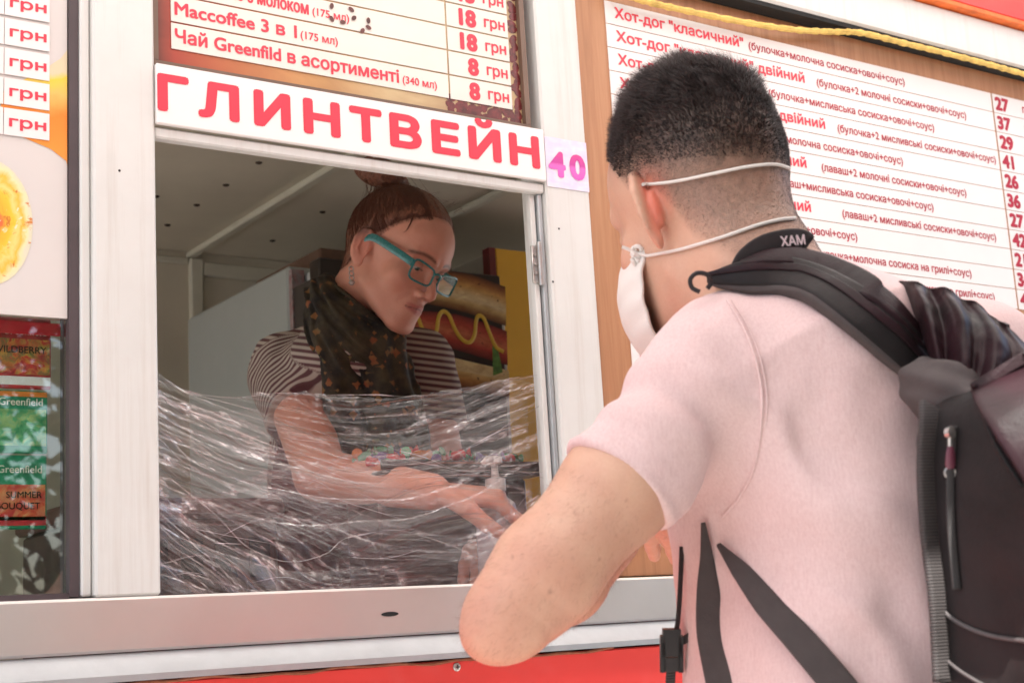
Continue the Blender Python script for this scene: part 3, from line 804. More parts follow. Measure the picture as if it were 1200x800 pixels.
def pband(name, top, bot, cols, off):
    tp = spline(top, 24); bt = spline(bot, 24); n = 9; V = []; C = []
    for i in range(24):
        for j in range(n):
            k = j/(n-1); q = tp[i]*(1-k)+bt[i]*k; V.append(F(q[0], q[1], .70-off)); kk = k*(len(cols)-1); a_ = min(int(kk), len(cols)-2)
            C.append(np.array(cols[a_])*(1-kk+a_)+np.array(cols[a_+1])*(kk-a_))
    Fc = [(i*n+j, i*n+j+1, (i+1)*n+j+1, (i+1)*n+j) for i in range(23) for j in range(n-1)]
    return obj(name, V, Fc, M_PH, HP, False, {'col': np.array(C)})
CRUST = [(.10, .03, .01), (.45, .18, .05), (.80, .48, .16), (.92, .74, .38)]
CRUMB = [(.92, .76, .40), (.95, .85, .52), (.80, .62, .28), (.40, .22, .08), (.14, .05, .02)]
pband('bun_top_print', [(466, 322), (500, 318), (545, 320), (592, 336)], [(466, 338), (500, 337), (545, 342), (593, 358)], CRUST, .0006)
pband('bun_crumb_print', [(466, 338), (500, 337), (545, 342), (593, 358)], [(466, 352), (500, 356), (545, 366), (593, 382)], CRUMB, .0007)
pband('sausage_print', [(478, 364), (520, 366), (555, 374), (594, 388)], [(478, 394), (515, 404), (555, 416), (595, 428)], [(.20, .02, .02), (.62, .10, .06), (.78, .24, .12), (.50, .06, .04), (.14, .015, .015)], .0009)
pband('bun_crumb_print', [(455, 392), (480, 403), (520, 416), (596, 434)], [(455, 404), (480, 416), (520, 430), (597, 446)], [(.95, .84, .48), (.9, .76, .42)], .0011)
pband('bun_bottom_print', [(455, 404), (480, 416), (520, 430), (597, 446)], [(455, 426), (480, 438), (520, 452), (597, 466)], [(.85, .66, .30), (.70, .40, .13), (.35, .14, .05), (.10, .03, .01)], .0011)
M_MUST = mat('mustard_photo', (.80, .56, .08), .4, var=.1, vscale=40)
mp = [(490, 372), (495, 385), (503, 396), (511, 390), (514, 372), (519, 365), (526, 369), (533, 385), (541, 397), (550, 401), (556, 393), (558, 376), (561, 370), (567, 373), (573, 388), (581, 406), (590, 412)]
part('mustard_print', M_MUST, lambda b: b.tube(spline([F(x, y, .6985) for x, y in mp], 70), .0042, 8, flat=.35, upv=(0, 1, 0)), HP, smooth=True)
printed('leaf_print', [(577, 405), (583, 405), (589, 436), (578, 440)], mat('leaf_photo', (.10, .25, .05), .5, var=.4, vscale=80), .0012)

# sanitiser bottle
SB = empty('sanitizer_bottle', (1.165, .115, 1.24), 'clear pump bottle standing on the counter behind the film', 'bottle')
bx, by = 1.165, .115
mb_ = mat('milky_plastic', (.62, .52, .52), .25, var=.04)
part('bottle_body', mb_, lambda b: b.lathe([(.028, .001), (.031, .006), (.031, .115), (.026, .135), (.013, .146), (.012, .152)], (bx, by, 1.24), 2, 28), SB, smooth=True)
part('pump_collar', mat('pump_plastic', (.72, .66, .62), .35), lambda b: b.lathe([(.0145, .153), (.0145, .17), (.006, .172), (.0045, .19), (.012, .192), (.011, .201), (.004, .203)], (bx, by, 1.24), 2, 24), SB, smooth=True)
part('nozzle', MATS['pump_plastic'], lambda b: b.tube([(bx, by, 1.437), (bx-.02, by-.012, 1.436), (bx-.032, by-.02, 1.430)], [.0055, .005, .0035], 10), SB, smooth=True)

# candy box with wrapped sweets
CB = empty('sweets_tray', (1.10, .16, 1.24), 'open tray of bright wrapped sweets on the counter', 'tray')
part('stand', mat('dark_stand', (.05, .015, .015), .5), lambda b: b.box(1.04, 1.30, .23, .33, 1.2405, 1.425, .004), CB)
part('tray', mat('tray_plastic', (.05, .03, .03), .3), lambda b: (b.box(1.03, 1.31, .20, .34, 1.426, 1.432, .002), b.box(1.03, 1.31, .20, .204, 1.4325, 1.447), b.box(1.03, 1.31, .336, .34, 1.4325, 1.447)), CB)
sm_ = [mat('wrap_'+n, c, .25, var=.25, vscale=150, coat=.6) for n, c in (('red', (.5, .02, .02)), ('green', (.03, .22, .05)), ('orange', (.5, .14, .02)), ('mint', (.12, .32, .18)), ('violet', (.12, .05, .20)))]
swp = []
for k, m_ in enumerate(sm_):
    b = MB(); L = [(0, 0, 0)]
    b.lathe([(.008, -.019), (.0015, -.012), (.007, -.010), (.0085, 0), (.007, .010), (.0015, .012), (.008, .019)], (0, 0, 0), 0, 10)
    me = b.build('wrapped_sweet', m_, None, smooth=True); swp.append(me)
n_s = 0
for k in range(46):
    p0 = swp[k % 5]
    if k < 5: o = p0
    else: o = p0.copy(); COL.objects.link(o)
    col_ = k % 14; lay = k//14
    o.location = (1.047+col_*.0185+rng.uniform(-.004, .004), .215+rng.uniform(0, .10), 1.443+lay*.007+rng.uniform(0, .003))
    o.rotation_euler = (rng.uniform(0, 3), rng.uniform(-.4, .4), rng.uniform(0, 6.28))
    tag(o, 'small twist wrapped '+['red', 'green', 'orange', 'mint green', 'violet'][k % 5]+' sweet heaped in the open tray', 'sweet', 'wrapped '+['red', 'green', 'orange', 'mint green', 'violet'][k % 5]+' sweets in the tray')

# trees across the street (seen in glass and film), made tall to block low sky
def leaf_tree(x, y, h, r, seed, label):
    T = empty('street_tree', (x, y, 0), label, 'tree', 'trees across the street'); rg = np.random.default_rng(seed)
    b = MB(); b.tube([(x, y, 0), (x+.05, y, h*.25), (x-.05, y+.1, h*.5), (x, y, h*.8)], [.17, .14, .1, .03], 10)
    for k in range(7):
        a = k*2.4; z = h*(.35+.05*k)
        b.tube([(x, y, z), (x+math.cos(a)*r*.4, y+math.sin(a)*r*.4, z+h*.1), (x+math.cos(a)*r*.75, y+math.sin(a)*r*.75, z+h*.18)], [.06, .04, .012], 6)
    b.build('trunk', mat('bark', (.10, .07, .05), .9, var=.3, bump=.6, bscale=20), T, smooth=True)
    n = 13000; cl = rg.normal(size=(52, 3)); cl /= np.linalg.norm(cl, axis=1)[:, None]; cl *= rg.uniform(.35, 1, (52, 1))*np.array([r, r, h*.42])
    c = cl[rg.integers(0, 52, n)]+rg.normal(size=(n, 3))*r*.16+np.array([x, y, h*.56])
    u = rg.normal(size=(n, 3)); u /= np.linalg.norm(u, axis=1)[:, None]; v = np.cross(u, rg.normal(size=(n, 3))); v /= np.linalg.norm(v, axis=1)[:, None]
    s = rg.uniform(.06, .12, (n, 1))
    V = np.stack([c-u*s, c+v*s*.5, c+u*s, c-v*s*.5], 1).reshape(-1, 3)
    tag(obj('crown', V, np.arange(4*n).reshape(-1, 4), mat('leaf_green', (.055, .10, .03), .55, var=.4, vscale=1.5), T), kind='stuff')
TR = [(-2.4, -9.0, 9.5, 2.6, 'tall leafy tree across the street opposite the left window'), (-5.8, -8.6, 8.6, 2.4, 'leafy tree across the street, left of the one opposite the window'),
 (1.2, -9.6, 10.5, 2.8, 'tallest leafy tree across the street behind the customer'), (3.9, -8.6, 9.2, 2.6, 'leafy tree across the street to the right of the customer'),
 (-9.4, -8.2, 9.0, 2.7, 'broad leafy tree at the far left across the street'), (8.2, -8.8, 9.6, 2.7, 'leafy tree at the far right across the street')]
for k, (x, y, h, r_, lb) in enumerate(TR): leaf_tree(x, y, h, r_, k+3, lb)
HG = empty('clipped_hedge', (0, -7.6, 0), 'long dark green hedge along the far side of the street', 'hedge')
rg = np.random.default_rng(4); n = 16000
c = np.stack([rg.uniform(-14, 14, n), -7.6+rg.normal(size=n)*.28, rg.uniform(.05, 1, n)**.8*2.3+rg.normal(size=n)*.12], 1); c[:, 2] = np.abs(c[:, 2])
u = rg.normal(size=(n, 3)); u /= np.linalg.norm(u, axis=1)[:, None]; v = np.cross(u, rg.normal(size=(n, 3))); v /= np.linalg.norm(v, axis=1)[:, None]
s_ = rg.uniform(.07, .13, (n, 1)); V = np.stack([c-u*s_, c+v*s_*.5, c+u*s_, c-v*s_*.5], 1).reshape(-1, 3)
tag(obj('foliage', V, np.arange(4*n).reshape(-1, 4), MATS['leaf_green'], HG), kind='stuff')

CR = empty('storage_crate', (.86, .6, 1.0), 'dark storage crate beside the woman, half hidden by the film', 'crate')
cz = F(240, 585, .5)[2]
part('crate_body', mat('dark_crate', (.05, .022, .018), .6, var=.3, vscale=20), lambda b: (b.box(.70, 1.0, .48, .80, 1.0, cz-.03, .006)), CR)
part('crate_rim', mat('crate_rim_plastic', (.09, .03, .025), .45), lambda b: (b.box(.69, 1.01, .47, .81, cz-.03, cz, .006)), CR)
part('crate_slot', M_DARK, lambda b: [b.box(.73+.055*k, .765+.055*k, .478, .4795, cz-.12, cz-.06) for k in range(5)], CR)
ST2 = empty('stool', (.86, .64, .165), 'low stand under the dark crate inside the kiosk', 'stand')
part('stand_top', MATS['dark_stand'], lambda b: b.box(.68, 1.02, .46, .82, .97, .998, .003), ST2)
for q in ((.69, .47), (.98, .47), (.69, .79), (.98, .79)): part('leg', MATS['dark_stand'], lambda b: b.box(q[0], q[0]+.025, q[1], q[1]+.025, .166, .9695), ST2)

def on(fn, pts, off=.0, n=40):
    "3D path lying on a surface below measured photo points"
    out = []
    for x, y in spline(pts, n):
        p, t_ = march(fn, x, y)
        g_ = normals(fn, p[None])[0]; out.append(p+g_*off)
    return out

# ------------------------------------------------------------------ people
def frame(yaw, pitch, roll):
    "rows: person's left, forward, up; yaw = facing direction measured from +x"
    Fh = np.array([math.cos(yaw), math.sin(yaw), 0]); L = np.array([-math.sin(yaw), math.cos(yaw), 0.]); Z = np.array([0, 0, 1.])
    f = Fh*math.cos(pitch)-Z*math.sin(pitch); u = Fh*math.sin(pitch)+Z*math.cos(pitch)
    x = L*math.cos(roll)+u*math.sin(roll); u = -L*math.sin(roll)+u*math.cos(roll)
    return np.array([x, f, u])

def head_sdf(q, male=False, ears=True):
    "q in cm in the head frame (x left, y forward, z up, eyes at z=0); returns cm"
    a = q.copy(); a[:, 0] = np.abs(a[:, 0])
    d = ell(a, (0, -.9, 3.0), (7.5, 9.3, 8.7))
    d = smin(d, ell(a, (0, 3.6, 3.4), (6.3, 5.6, 5.8)), 1.5)                       # forehead
    jw = 6.2 if male else 5.5
    d = smin(d, ell(a, (0, 3.2, -3.4), (jw, 5.4, 6.6)), 2.0)                       # face
    d = smin(d, cap(a, (jw-1.0, .2, -6.0), (1.8, 6.8, -9.9), 1.7 if male else 1.2, 1.3), 2.2 if male else 3.0)   # jaw
    d = smin(d, ell(a, (0, 7.2, -9.9), (2.1, 1.7, 1.6)), 1.5)                      # chin
    d = smin(d, ell(a, (4.1, 5.9, -2.8), (1.9, 1.5, 1.5)), 2.4)                    # cheekbone
    d = smin(d, cap(a, (.9, 8.5, 1.4), (4.2, 7.2, 1.9), .85), 1.0)                 # brow
    d = smin(d, ell(a, (0, 7.0, -6.8), (2.9, 2.1, 2.5)), 1.4)                      # muzzle
    d = smax(d, -ell(a, (3.2, 9.9, -.2), (1.9, 1.9, 1.2)), 1.5)                   # sockets
    d = smin(d, cap(a, (0, 8.1, .7), (0, 10.4, -3.2), .72, .78), .8)               # nose ridge
    d = smin(d, ell(a, (0, 10.3, -3.75), (.95, .95, .8)), .6)
    d = smin(d, ell(a, (1.15, 9.2, -4.1), (.75, .95, .68)), .5)
    d = smax(d, -ell(a, (.6, 9.9, -4.75), (.38, .55, .35)), .25)
    d = smax(d, -cap(a, (2.2, 8.9, -4.6), (3.3, 7.4, -6.6), .12, .12), .7)         # nasolabial
    # lids over eyeballs
    lid = ell(a, (3.15, 7.05, -.05), (1.38, 1.38, 1.32))
    lid = smax(lid, -ell(a, (3.15, 8.6, -.45), (1.25, 1.5, .33)), .12)
    d = smin(d, lid, .35)
    # lips
    d = smin(d, chain(a, [(0, 9.0, -6.1), (.9, 8.85, -6.0), (2.3, 7.85, -6.5)], [.34, .34, .14], .3), .35)
    d = smin(d, chain(a, [(0, 8.75, -7.15), (1.0, 8.6, -7.05), (2.2, 7.8, -6.65)], [.44, .38, .14], .3), .35)
    d = smax(d, -chain(a, [(0, 9.75, -6.52), (1.1, 9.4, -6.5), (2.6, 8.1, -6.55)], [.12, .12, .06], .1), .2)
    # neck
    nr = 6.0 if male else 5.0
    d = smin(d, cap(a, (0, -2.8, -4.5), (0, -4.6, -15.5), nr, nr+.3, ax=(0, 1, 0), sc=1.05), 2.0)
    if ears:
        E = ell(a, (7.5, -1.2, -.9), (.75, 1.75, 3.0)); E = smin(E, ell(a, (7.3, -.6, -3.3), (.55, .85, 1.0)), .5)
        # flare: rotate ear outward toward the back
        b = a-np.array([7.35 if male else 7.2, -.4, -.9]); c_, s_ = math.cos(1.22 if male else .5), math.sin(1.22 if male else .5)
        b = np.stack([b[:, 0]*c_+b[:, 1]*s_, -b[:, 0]*s_+b[:, 1]*c_, b[:, 2]], 1)
        E = ell(b, (.35, -.9, 0.2), (.42, 1.75, 3.1)); E = smin(E, ell(b, (.2, -.3, -2.6), (.4, .8, 1.0)), .4)
        if male: E = smin(E, ell(b, (-.25, .1, -.1), (.55, 1.1, 1.7)), .3)
        E = smax(E, -ell(b, (.95, -.75, .3), (.62, 1.05, 2.1)), .25)                # concha
        E = smin(E, cap(b, (.45, .25, .6), (.45, .3, -.6), .28), .2)
        E = smin(E, chain(b, [(.35, .35, 1.6), (.55, -.5, 2.9), (.6, -1.7, 2.6), (.6, -2.35, 1.0), (.5, -2.1, -.8), (.4, -1.2, -2.2)], [.22, .30, .32, .32, .28, .25], .2), .15)
        E = smin(E, chain(b, [(.5, -1.3, 1.5), (.5, -1.35, -.6), (.45, -.7, -1.5)], [.18, .2, .2], .2), .2)
        d = smin(d, E, .35)
    return d

def hand_pts(w, d, n, side, curl=.5, L=.185):
    "list of (chain points, radii) for palm and fingers: w wrist, d along fingers, n out of the back of the hand"
    w = np.array(w, float); d = np.array(d, float); d /= np.linalg.norm(d); n = np.array(n, float); n -= d*(n@d); n /= np.linalg.norm(n)
    s = np.cross(d, n)*side            # toward the thumb
    out = []
    for k, (o, l) in enumerate(((.031, .9), (.011, 1.0), (-.010, .95), (-.030, .75))):
        b = w+d*.092+s*o; a0 = curl*(.7+.12*k); pts = [w+d*.02+s*o*.55, b]; ang = 0
        for seg in (.043, .027, .021):
            ang += a0*(1.0 if seg > .04 else .9)
            b = b+(d*math.cos(ang)-n*math.sin(ang)+s*o*.6)*seg*l; pts.append(b)
        out.append((pts, [.0125, .0105, .009, .008, .0068]))
    t0 = w+d*.025+s*.022; t1 = w+d*.055+s*.050-n*.012; t2 = t1+(d*.8+s*.35-n*.5)*.032; t3 = t2+(d*.95-n*.45)*.026
    out.append(([t0, t1, t2, t3], [.015, .0125, .0105, .0085]))
    return out
def sdf_hand(p, hp, k=.006):
    d = None
    for pts, rads in hp:
        e = chain(p, pts, rads, .004)
        d = e if d is None else smin(d, e, k if d is not None else .004)
    return d

def skin_mat(name, rough=.5, bump=.25):
    m = bpy.data.materials.new(name); m.use_nodes = True; t = NT(m); b = t.b
    at = t.n('Attribute', attribute_name='col'); v = t.coord()
    n1 = t.noise(v, 22, 5, .6); n2 = t.noise(v, 420, 3, .6)
    c = t.mix(.35, at.outputs['Color'], t.ramp(n1, [(.3, (.86, .66, .60)), (.7, (1, 1, 1))]), 'MULTIPLY')
    c = t.mix(.18, c, t.ramp(n2, [(.3, (.75, .6, .55)), (.7, (1, 1, 1))]), 'MULTIPLY')
    t.l(c, b.inputs['Base Color']); b.inputs['Roughness'].default_value = rough
    b.inputs['Subsurface Weight'].default_value = .18; b.inputs['Subsurface Radius'].default_value = (1, .35, .2)
    b.inputs['Subsurface Scale'].default_value = .006
    t.bump(n2, bump, .0006); return m
M_SKIN = skin_mat('skin')

# ================= the woman behind the window
WH = frame(R(-69.1), R(29.6), R(-7.7)); WC = P(464.1, 300.6, 2.40); WS = .96
def wl(*c): return WC+(np.array(c, float)/100*WS)@WH        # head-local cm to world
def to_w(p): return (p-WC)@WH.T*100/WS
bf = frame(R(-78), R(14), 0)
wnb = wl(0, -4.4, -15)                                       # base of neck
wRS = P(338, 436, 2.46); wLS = wnb+bf[0]*.17-np.array([0, 0, .05])+bf[1]*.0
wRE = P(376, 556, 2.24); wRW = P(506, 576, 2.06); wRD = P(570, 582, 2.06)-wRW
wLE = P(528, 600, 2.42); wLW = P(590, 640, 2.24)
wch = (wRS+wLS)/2-np.array([0, 0, .16])-bf[1]*.03
wbl = wch-np.array([0, 0, .27])-bf[1]*.06
wRhand = hand_pts(wRW, wRD, (0, -.3, 1), 1, .9)
wLhand = hand_pts(wLW, P(560, 650, 2.08)-wLW, (-.2, -.3, .9), -1, .6)
def w_arms(p, pad=0.0):
    d = chain(p, [wRS, wRE, wRW], [.050+pad, .040+pad, .026+pad], .012)
    return np.minimum(d, chain(p, [wLS, wLE, wLW], [.048+pad, .038+pad, .026+pad], .012))
def w_torso(p, pad=0.0):
    d = cap(p, wbl, wch, .125+pad, .135+pad, ax=bf[1], sc=.72)
    d = smin(d, cap(p, wRS, wLS, .052+pad, .052+pad), .07)
    d = smin(d, cap(p, wnb-np.array([0, 0, .05]), wnb, .09+pad, .05+pad), .05)
    for s_ in (-1, 1): d = smin(d, ell(p, wch+bf[1]*.085+bf[0]*.07*s_-np.array([0, 0, .03]), (.065+pad,)*3), .05)
    return d
def w_body(p):
    d = smin(w_torso(p, -.006), w_arms(p), .02)
    for hp in (wRhand, wLhand):
        c = hp[0][0][0]; m = ((p-c)**2).sum(1) < .26**2
        if m.any(): d[m] = smin(d[m], sdf_hand(p[m], hp), .006)
    m = ((p-WC)**2).sum(1) < .23**2
    if m.any(): d[m] = smin(d[m], head_sdf(to_w(p[m]))*WS/100, .012)
    return d
v, f = sdf_mesh(w_body, wbl-np.array([.35, .6, .25]), WC+np.array([.4, .35, .25]), .0021)
q = to_w(v)
def skin_cols(q, base, lip, blush, male=False):
    c = np.tile(np.array(base), (len(q), 1)); ax = np.abs(q[:, 0])
    def blob(cen, r, col, k):
        d_ = np.sqrt((((np.stack([ax, q[:, 1], q[:, 2]], 1)-np.array(cen))/np.array(r))**2).sum(1))
        m = np.clip(1.3-d_, 0, 1)[:, None]*k; return c*(1-m)+np.array(col)*m
    c = blob((4.6, 7.4, -3.6), (2.8, 2.5, 2.4), blush, .25)
    c = blob((0, 10.8, -3.8), (1.4, 1.5, 1.3), blush, .6)
    c = blob((9.6 if male else 7.8, -.9, -.6), (2.1 if male else 1.3, 2.6, 3.8), blush, .85)
    for cen, r in (((0, 9.3, -6.15), (1.3, .9, .42)), ((1.3, 8.9, -6.25), (1.2, .9, .36)), ((0, 9.2, -7.05), (1.3, .9, .5)), ((1.2, 8.8, -6.9), (1.1, .9, .42))):
        c = blob(cen, r, lip, .75)
    c = blob((3.1, 8.4, .55), (1.5, .9, .35), (base[0]*.55, base[1]*.42, base[2]*.42), .6)
    return c
wcol = skin_cols(q, (.76, .36, .26), (.52, .12, .12), (.66, .24, .17))
# eyebrows
ax_ = np.abs(q[:, 0]); br = np.abs(q[:, 2]-(2.15-.10*(ax_-3.2)**2))/.36+np.maximum(0, ax_-5.2)*3+np.maximum(0, 1.2-ax_)*3+np.maximum(0, 6.5-q[:, 1])*2
m = np.clip(1.25-br, 0, 1)[:, None]*.85*(q[:, 1:2] > 5.5); wcol = wcol*(1-m)+np.array([.10, .04, .03])*m
m = (np.clip(1.5-np.abs(q[:, 2]+6.52+.06*ax_**2)/.10, 0, 1)*(ax_ < 2.4)*(q[:, 1] > 7.4))[:, None]*.75; wcol = wcol*(1-m)+np.array([.16, .035, .035])*m
m = (np.clip(1.6-np.abs(q[:, 2]+.28+.10*(ax_-3.1)**2)/.10, 0, 1)*(np.abs(ax_-3.15) < 1.45)*(q[:, 1] > 7.2))[:, None]*.85; wcol = wcol*(1-m)+np.array([.035, .018, .015])*m
m = (np.clip(1.5-np.abs(q[:, 2]-.95+.07*(ax_-3.1)**2)/.14, 0, 1)*(np.abs(ax_-3.15) < 1.6)*(q[:, 1] > 7.2))[:, None]*.45; wcol = wcol*(1-m)+np.array([.30, .11, .08])*m
# scalp under the hair
def strand_c(q): d_ = q-to_w(P(447, 206, 2.45)); return np.arctan2(d_[:, 0], d_[:, 1])
def hairline(q):   # >0 where hair grows
    a = np.abs(q[:, 0]); return np.minimum(q[:, 2]-np.interp(q[:, 1]-.0*a, [-9, -5, -1.8, 1.2, 4, 6.5, 8.5], [-7.5, -5.0, .2, 3.0, 6.3, 8.9, 10.0]), 99)
m = (np.clip((hairline(q)+1.3)/2.2, 0, 1)**1.6*(.85+.3*vnoise(np.stack([strand_c(q)*24, q[:, 2]*0, q[:, 2]*0], 1), 1, 3))).clip(0, 1)[:, None]*(np.linalg.norm(q, axis=1) < 16)[:, None]; wcol = wcol*(1-m)+np.array([.09, .035, .022])*m
W = empty('person', (wbl[0], wbl[1], .165), 'woman in striped shirt, dark floral scarf and teal glasses inside the kiosk', 'person')
obj('body', v, f, M_SKIN, W, True, {'col': wcol})
# eyes
M_EYE = bpy.data.materials.new('eye'); M_EYE.use_nodes = True; _t = NT(M_EYE); _a = _t.n('Attribute', attribute_name='col'); _t.l(_a.outputs['Color'], _t.b.inputs['Base Color']); _t.b.inputs['Roughness'].default_value = .08
def eyeball(c, r, look, par):
    u, vv = np.meshgrid(np.linspace(0, math.pi, 24), np.linspace(0, 2*math.pi, 33)[:-1], indexing='ij')
    d_ = np.stack([np.sin(u)*np.cos(vv), np.sin(u)*np.sin(vv), np.cos(u)], -1).reshape(-1, 3)
    fs = [(i*32+k, i*32+(k+1) % 32, (i+1)*32+(k+1) % 32, (i+1)*32+k) for i in range(23) for k in range(32)]
    ca = d_@look; col = np.where((ca > .97)[:, None], [.01, .01, .01], np.where((ca > .88)[:, None], [.12, .16, .14], [.62, .55, .50]))
    return obj('eye', c+d_*r, fs, M_EYE, par, True, {'col': col})
look = np.array([0, .86, -.5])@WH
for s_ in (-1, 1): eyeball(wl(3.15*s_, 7.0, -.1), .0120*WS, look, W)
# hair
bun_l = to_w(P(447, 206, 2.45)); print('bun', bun_l)
def strand_coord(q):
    d_ = q-bun_l; r_ = np.linalg.norm(d_, axis=1); ph = np.arctan2(d_[:, 0], d_[:, 1]); return ph, r_
def w_hair(p):
    q = to_w(p); ph_, r_ = strand_coord(q)
    hl = hairline(q)+.35*vnoise(np.stack([ph_*9, r_*.2, r_*0], 1), 2.5, 12)
    d = head_sdf(q, ears=False)-np.clip(hl*.22, .03, .42)
    d = np.maximum(d, -hl*.9)
    d = np.maximum(d, q[:, 2]*0+(-q[:, 2]-7.6))
    st = vnoise(np.stack([ph_*9, r_*.10, r_*0], 1), 3.2, 3)*.16+vnoise(np.stack([ph_*9, r_*.12, r_*0], 1), 8.0, 5)*.09
    d = d+st*np.clip(r_/5, .2, 1)
    # bun: coil of three lobes
    b = q-bun_l; ang = np.arctan2(b[:, 1], b[:, 0]); rr = np.sqrt(b[:, 0]**2+b[:, 1]**2)
    tw = vnoise(np.stack([ang*3+rr*.7, b[:, 2]*1.4, rr*0], 1), 2.2, 8)*.28
    B_ = np.sqrt((rr-2.7)**2+(b[:, 2]*1.0)**2)-2.0+tw+.22*np.sin(ang*3+b[:, 2]*1.8)
    B_ = smin(B_, ell(b, (0, 0, .7), (3.2, 3.2, 2.3)), .5)
    return smin(d, B_, .6)*WS/100
hv, hf = sdf_mesh(w_hair, WC-.17, WC+.21, .0019)
def hair_mat(name, c0, c1, rough=.38):
    m = bpy.data.materials.new(name); m.use_nodes = True; t = NT(m); b = t.b
    at = t.n('Attribute', attribute_name='v_st'); 
    mp = t.n('Mapping'); mp.inputs['Scale'].default_value = (1, 1, 1); t.l(at.outputs['Vector'], mp.inputs[0])
    n = t.noise(mp.outputs[0], 14, 5, .7)
    t.l(t.ramp(n, [(.3, c0), (.7, c1)]), b.inputs['Base Color']); b.inputs['Roughness'].default_value = rough
    t.bump(n, .9, .0015); return m
hq = to_w(hv); ph_, r_ = strand_coord(hq)
M_HAIRW = hair_mat('auburn_hair', (.07, .020, .012), (.33, .125, .07))
obj('hair', hv, hf, M_HAIRW, W, True, {'v_st': np.stack([ph_*4, r_*.12, ph_*0], 1)})
# loose fine hairs and the front lock
HLY, HLZ = [-9, -5, -1.8, 1.2, 4, 6.5, 8.5], [-7.5, -5.0, .2, 3.0, 6.3, 8.9, 10.0]
def push(z, want, it=6):
    for _ in range(it):
        dd = head_sdf(z, ears=False); g_ = np.stack([head_sdf(z+np.eye(3)[i]*.05, ears=False)-head_sdf(z-np.eye(3)[i]*.05, ears=False) for i in range(3)], 1)
        g_ /= np.linalg.norm(g_, axis=1, keepdims=True)+1e-9; z = z-g_*(dd-want)[:, None]
    return z
def fly(b):
    def bundle(n, y_lo, y_hi, pre, tmax, wd, seed, lift):
        rg = np.random.default_rng(seed)
        y0 = rg.uniform(y_lo, y_hi, n); sx = np.where(rg.random(n) < .5, -1, 1)
        x0 = sx*6.5*np.sqrt(np.clip(1-((y0-1)/9.5)**2, .02, 1)); z0 = np.interp(y0, HLY, HLZ)-rg.uniform(-.3, pre, n)
        s0 = push(np.stack([x0, y0, z0], 1), .06); e0 = bun_l+rg.normal(size=(n, 3))*1.6
        L = []
        for t_ in np.linspace(0, tmax, 7):
            z = s0*(1-t_)+e0*t_; dd = head_sdf(z, ears=False)
            zz = push(z, .10+lift*rg.random(n)*t_+.42*min(1, t_*5), 3); L.append(np.where((dd > .9)[:, None], z, zz))
        L = np.array(L)
        for i in range(n):
            w3 = WC+(L[:, i]/100*WS)@WH; b.tube(spline(w3, 12), [wd]*10+[wd*.6, wd*.2], 3, cap=False)
    bundle(700, -3.5, 8.3, 1.0, .45, .00020, 3, .25)
    bundle(260, -7, 8.3, .1, .95, .00026, 4, .35)
    lk = on(w_body, [(505, 243), (495, 243), (486, 250), (482, 260), (477, 269), (471, 274)], .0012, 20)
    rg = np.random.default_rng(6)
    for k in range(9):
        o = rg.normal(size=3)*.0009; q_ = [p_+o*(1-i/25) for i, p_ in enumerate(lk[:rg.integers(14, 20)])]
        b.tube(q_, [.00035]*(len(q_)-2)+[.0002, .0001], 3, cap=False)
    for k in range(22):
        a = rg.uniform(-.9, .9); s0 = np.array([math.sin(a)*5, 6.2*math.cos(a), 11.0+rg.uniform(-.6, .5)])
        b.tube(spline([wl(*s0), wl(*(s0+np.array([0, .8, .8]))), wl(*(s0+np.array([rng.uniform(-1, 1), 1.6, 1.0+rng.uniform(-.5, .6)])))], 8), [.00016]*7+[.0001], 3, cap=False)
fb = MB(); fly(fb); tag(obj('loose_hairs', fb.v, fb.f, mat('loose_hair', (.16, .055, .032), .4), W, True), kind='stuff')
# glasses
M_TEAL = mat('teal_acetate', (.03, .20, .20), .28, var=.35, vscale=300, coat=.4)
GL = MB()
def rim(s_):
    pts = []
    for k in range(28):
        a = 2*math.pi*k/28; ca, sa = math.cos(a), math.sin(a); ex = .45
        x = 2.65*math.copysign(abs(ca)**ex, ca); z = 1.62*math.copysign(abs(sa)**ex, sa)
        pts.append(wl(s_*(3.5+x), 9.95-.055*(abs(x+3.35)-1)**2*.5, -.85+z+(.12*x if z > 0 else 0)))
    return pts
for s_ in (-1, 1):
    r1 = rim(s_); GL.tube(r1+r1[:2], .0019*WS, 8, cap=False)
GL.tube(spline([wl(.95, 10.0, -.1), wl(0, 10.2, .15), wl(-.95, 10.0, -.1)], 8), .0022, 8)
for s_ in (-1, 1):
    pts = spline([wl(s_*6.0, 9.2, .0), wl(s_*6.8, 8.4, .2), wl(s_*7.5, 4.5, .75), wl(s_*7.9, .6, 1.1), wl(s_*7.8, -1.6, .2)], 24)
    GL.tube(pts, [.0055]*4+[.0052]*12+[.004]*8, 8, flat=1.0, upv=WH[2]) if 0 else GL.tube(pts, [.0017]*24, 8, flat=3.6, upv=WH[2])
GG = GL.build('glasses_frame', M_TEAL, W, smooth=True)
M_LENS = glass_mat('spectacle_lens', (.97, .98, .98), base=.02, graz=.25)
for s_ in (-1, 1):
    r1 = rim(s_); c = np.mean(r1, 0)
    obj('lens', [c]+[c+(a-c)*.98 for a in r1], [(0, i+1, (i+1) % 28+1) for i in range(28)], M_LENS, GG)
# earring
eb = MB(); ec = wl(-8.3, -.9, -4.6)
for k in range(3): 
    o = ec-np.array([0, 0, .006+.0075*k]); eb.tube([o+np.array([math.cos(a)*.004, 0, math.sin(a)*.004]) for a in np.linspace(0, 2*math.pi, 13)], .0011, 6, cap=False)
eb.lathe([(.003, -.004), (.0055, 0), (.003, .004)], ec-np.array([0, 0, .028]), 2, 10)
eb.build('earring', M_STEEL, W, smooth=True)
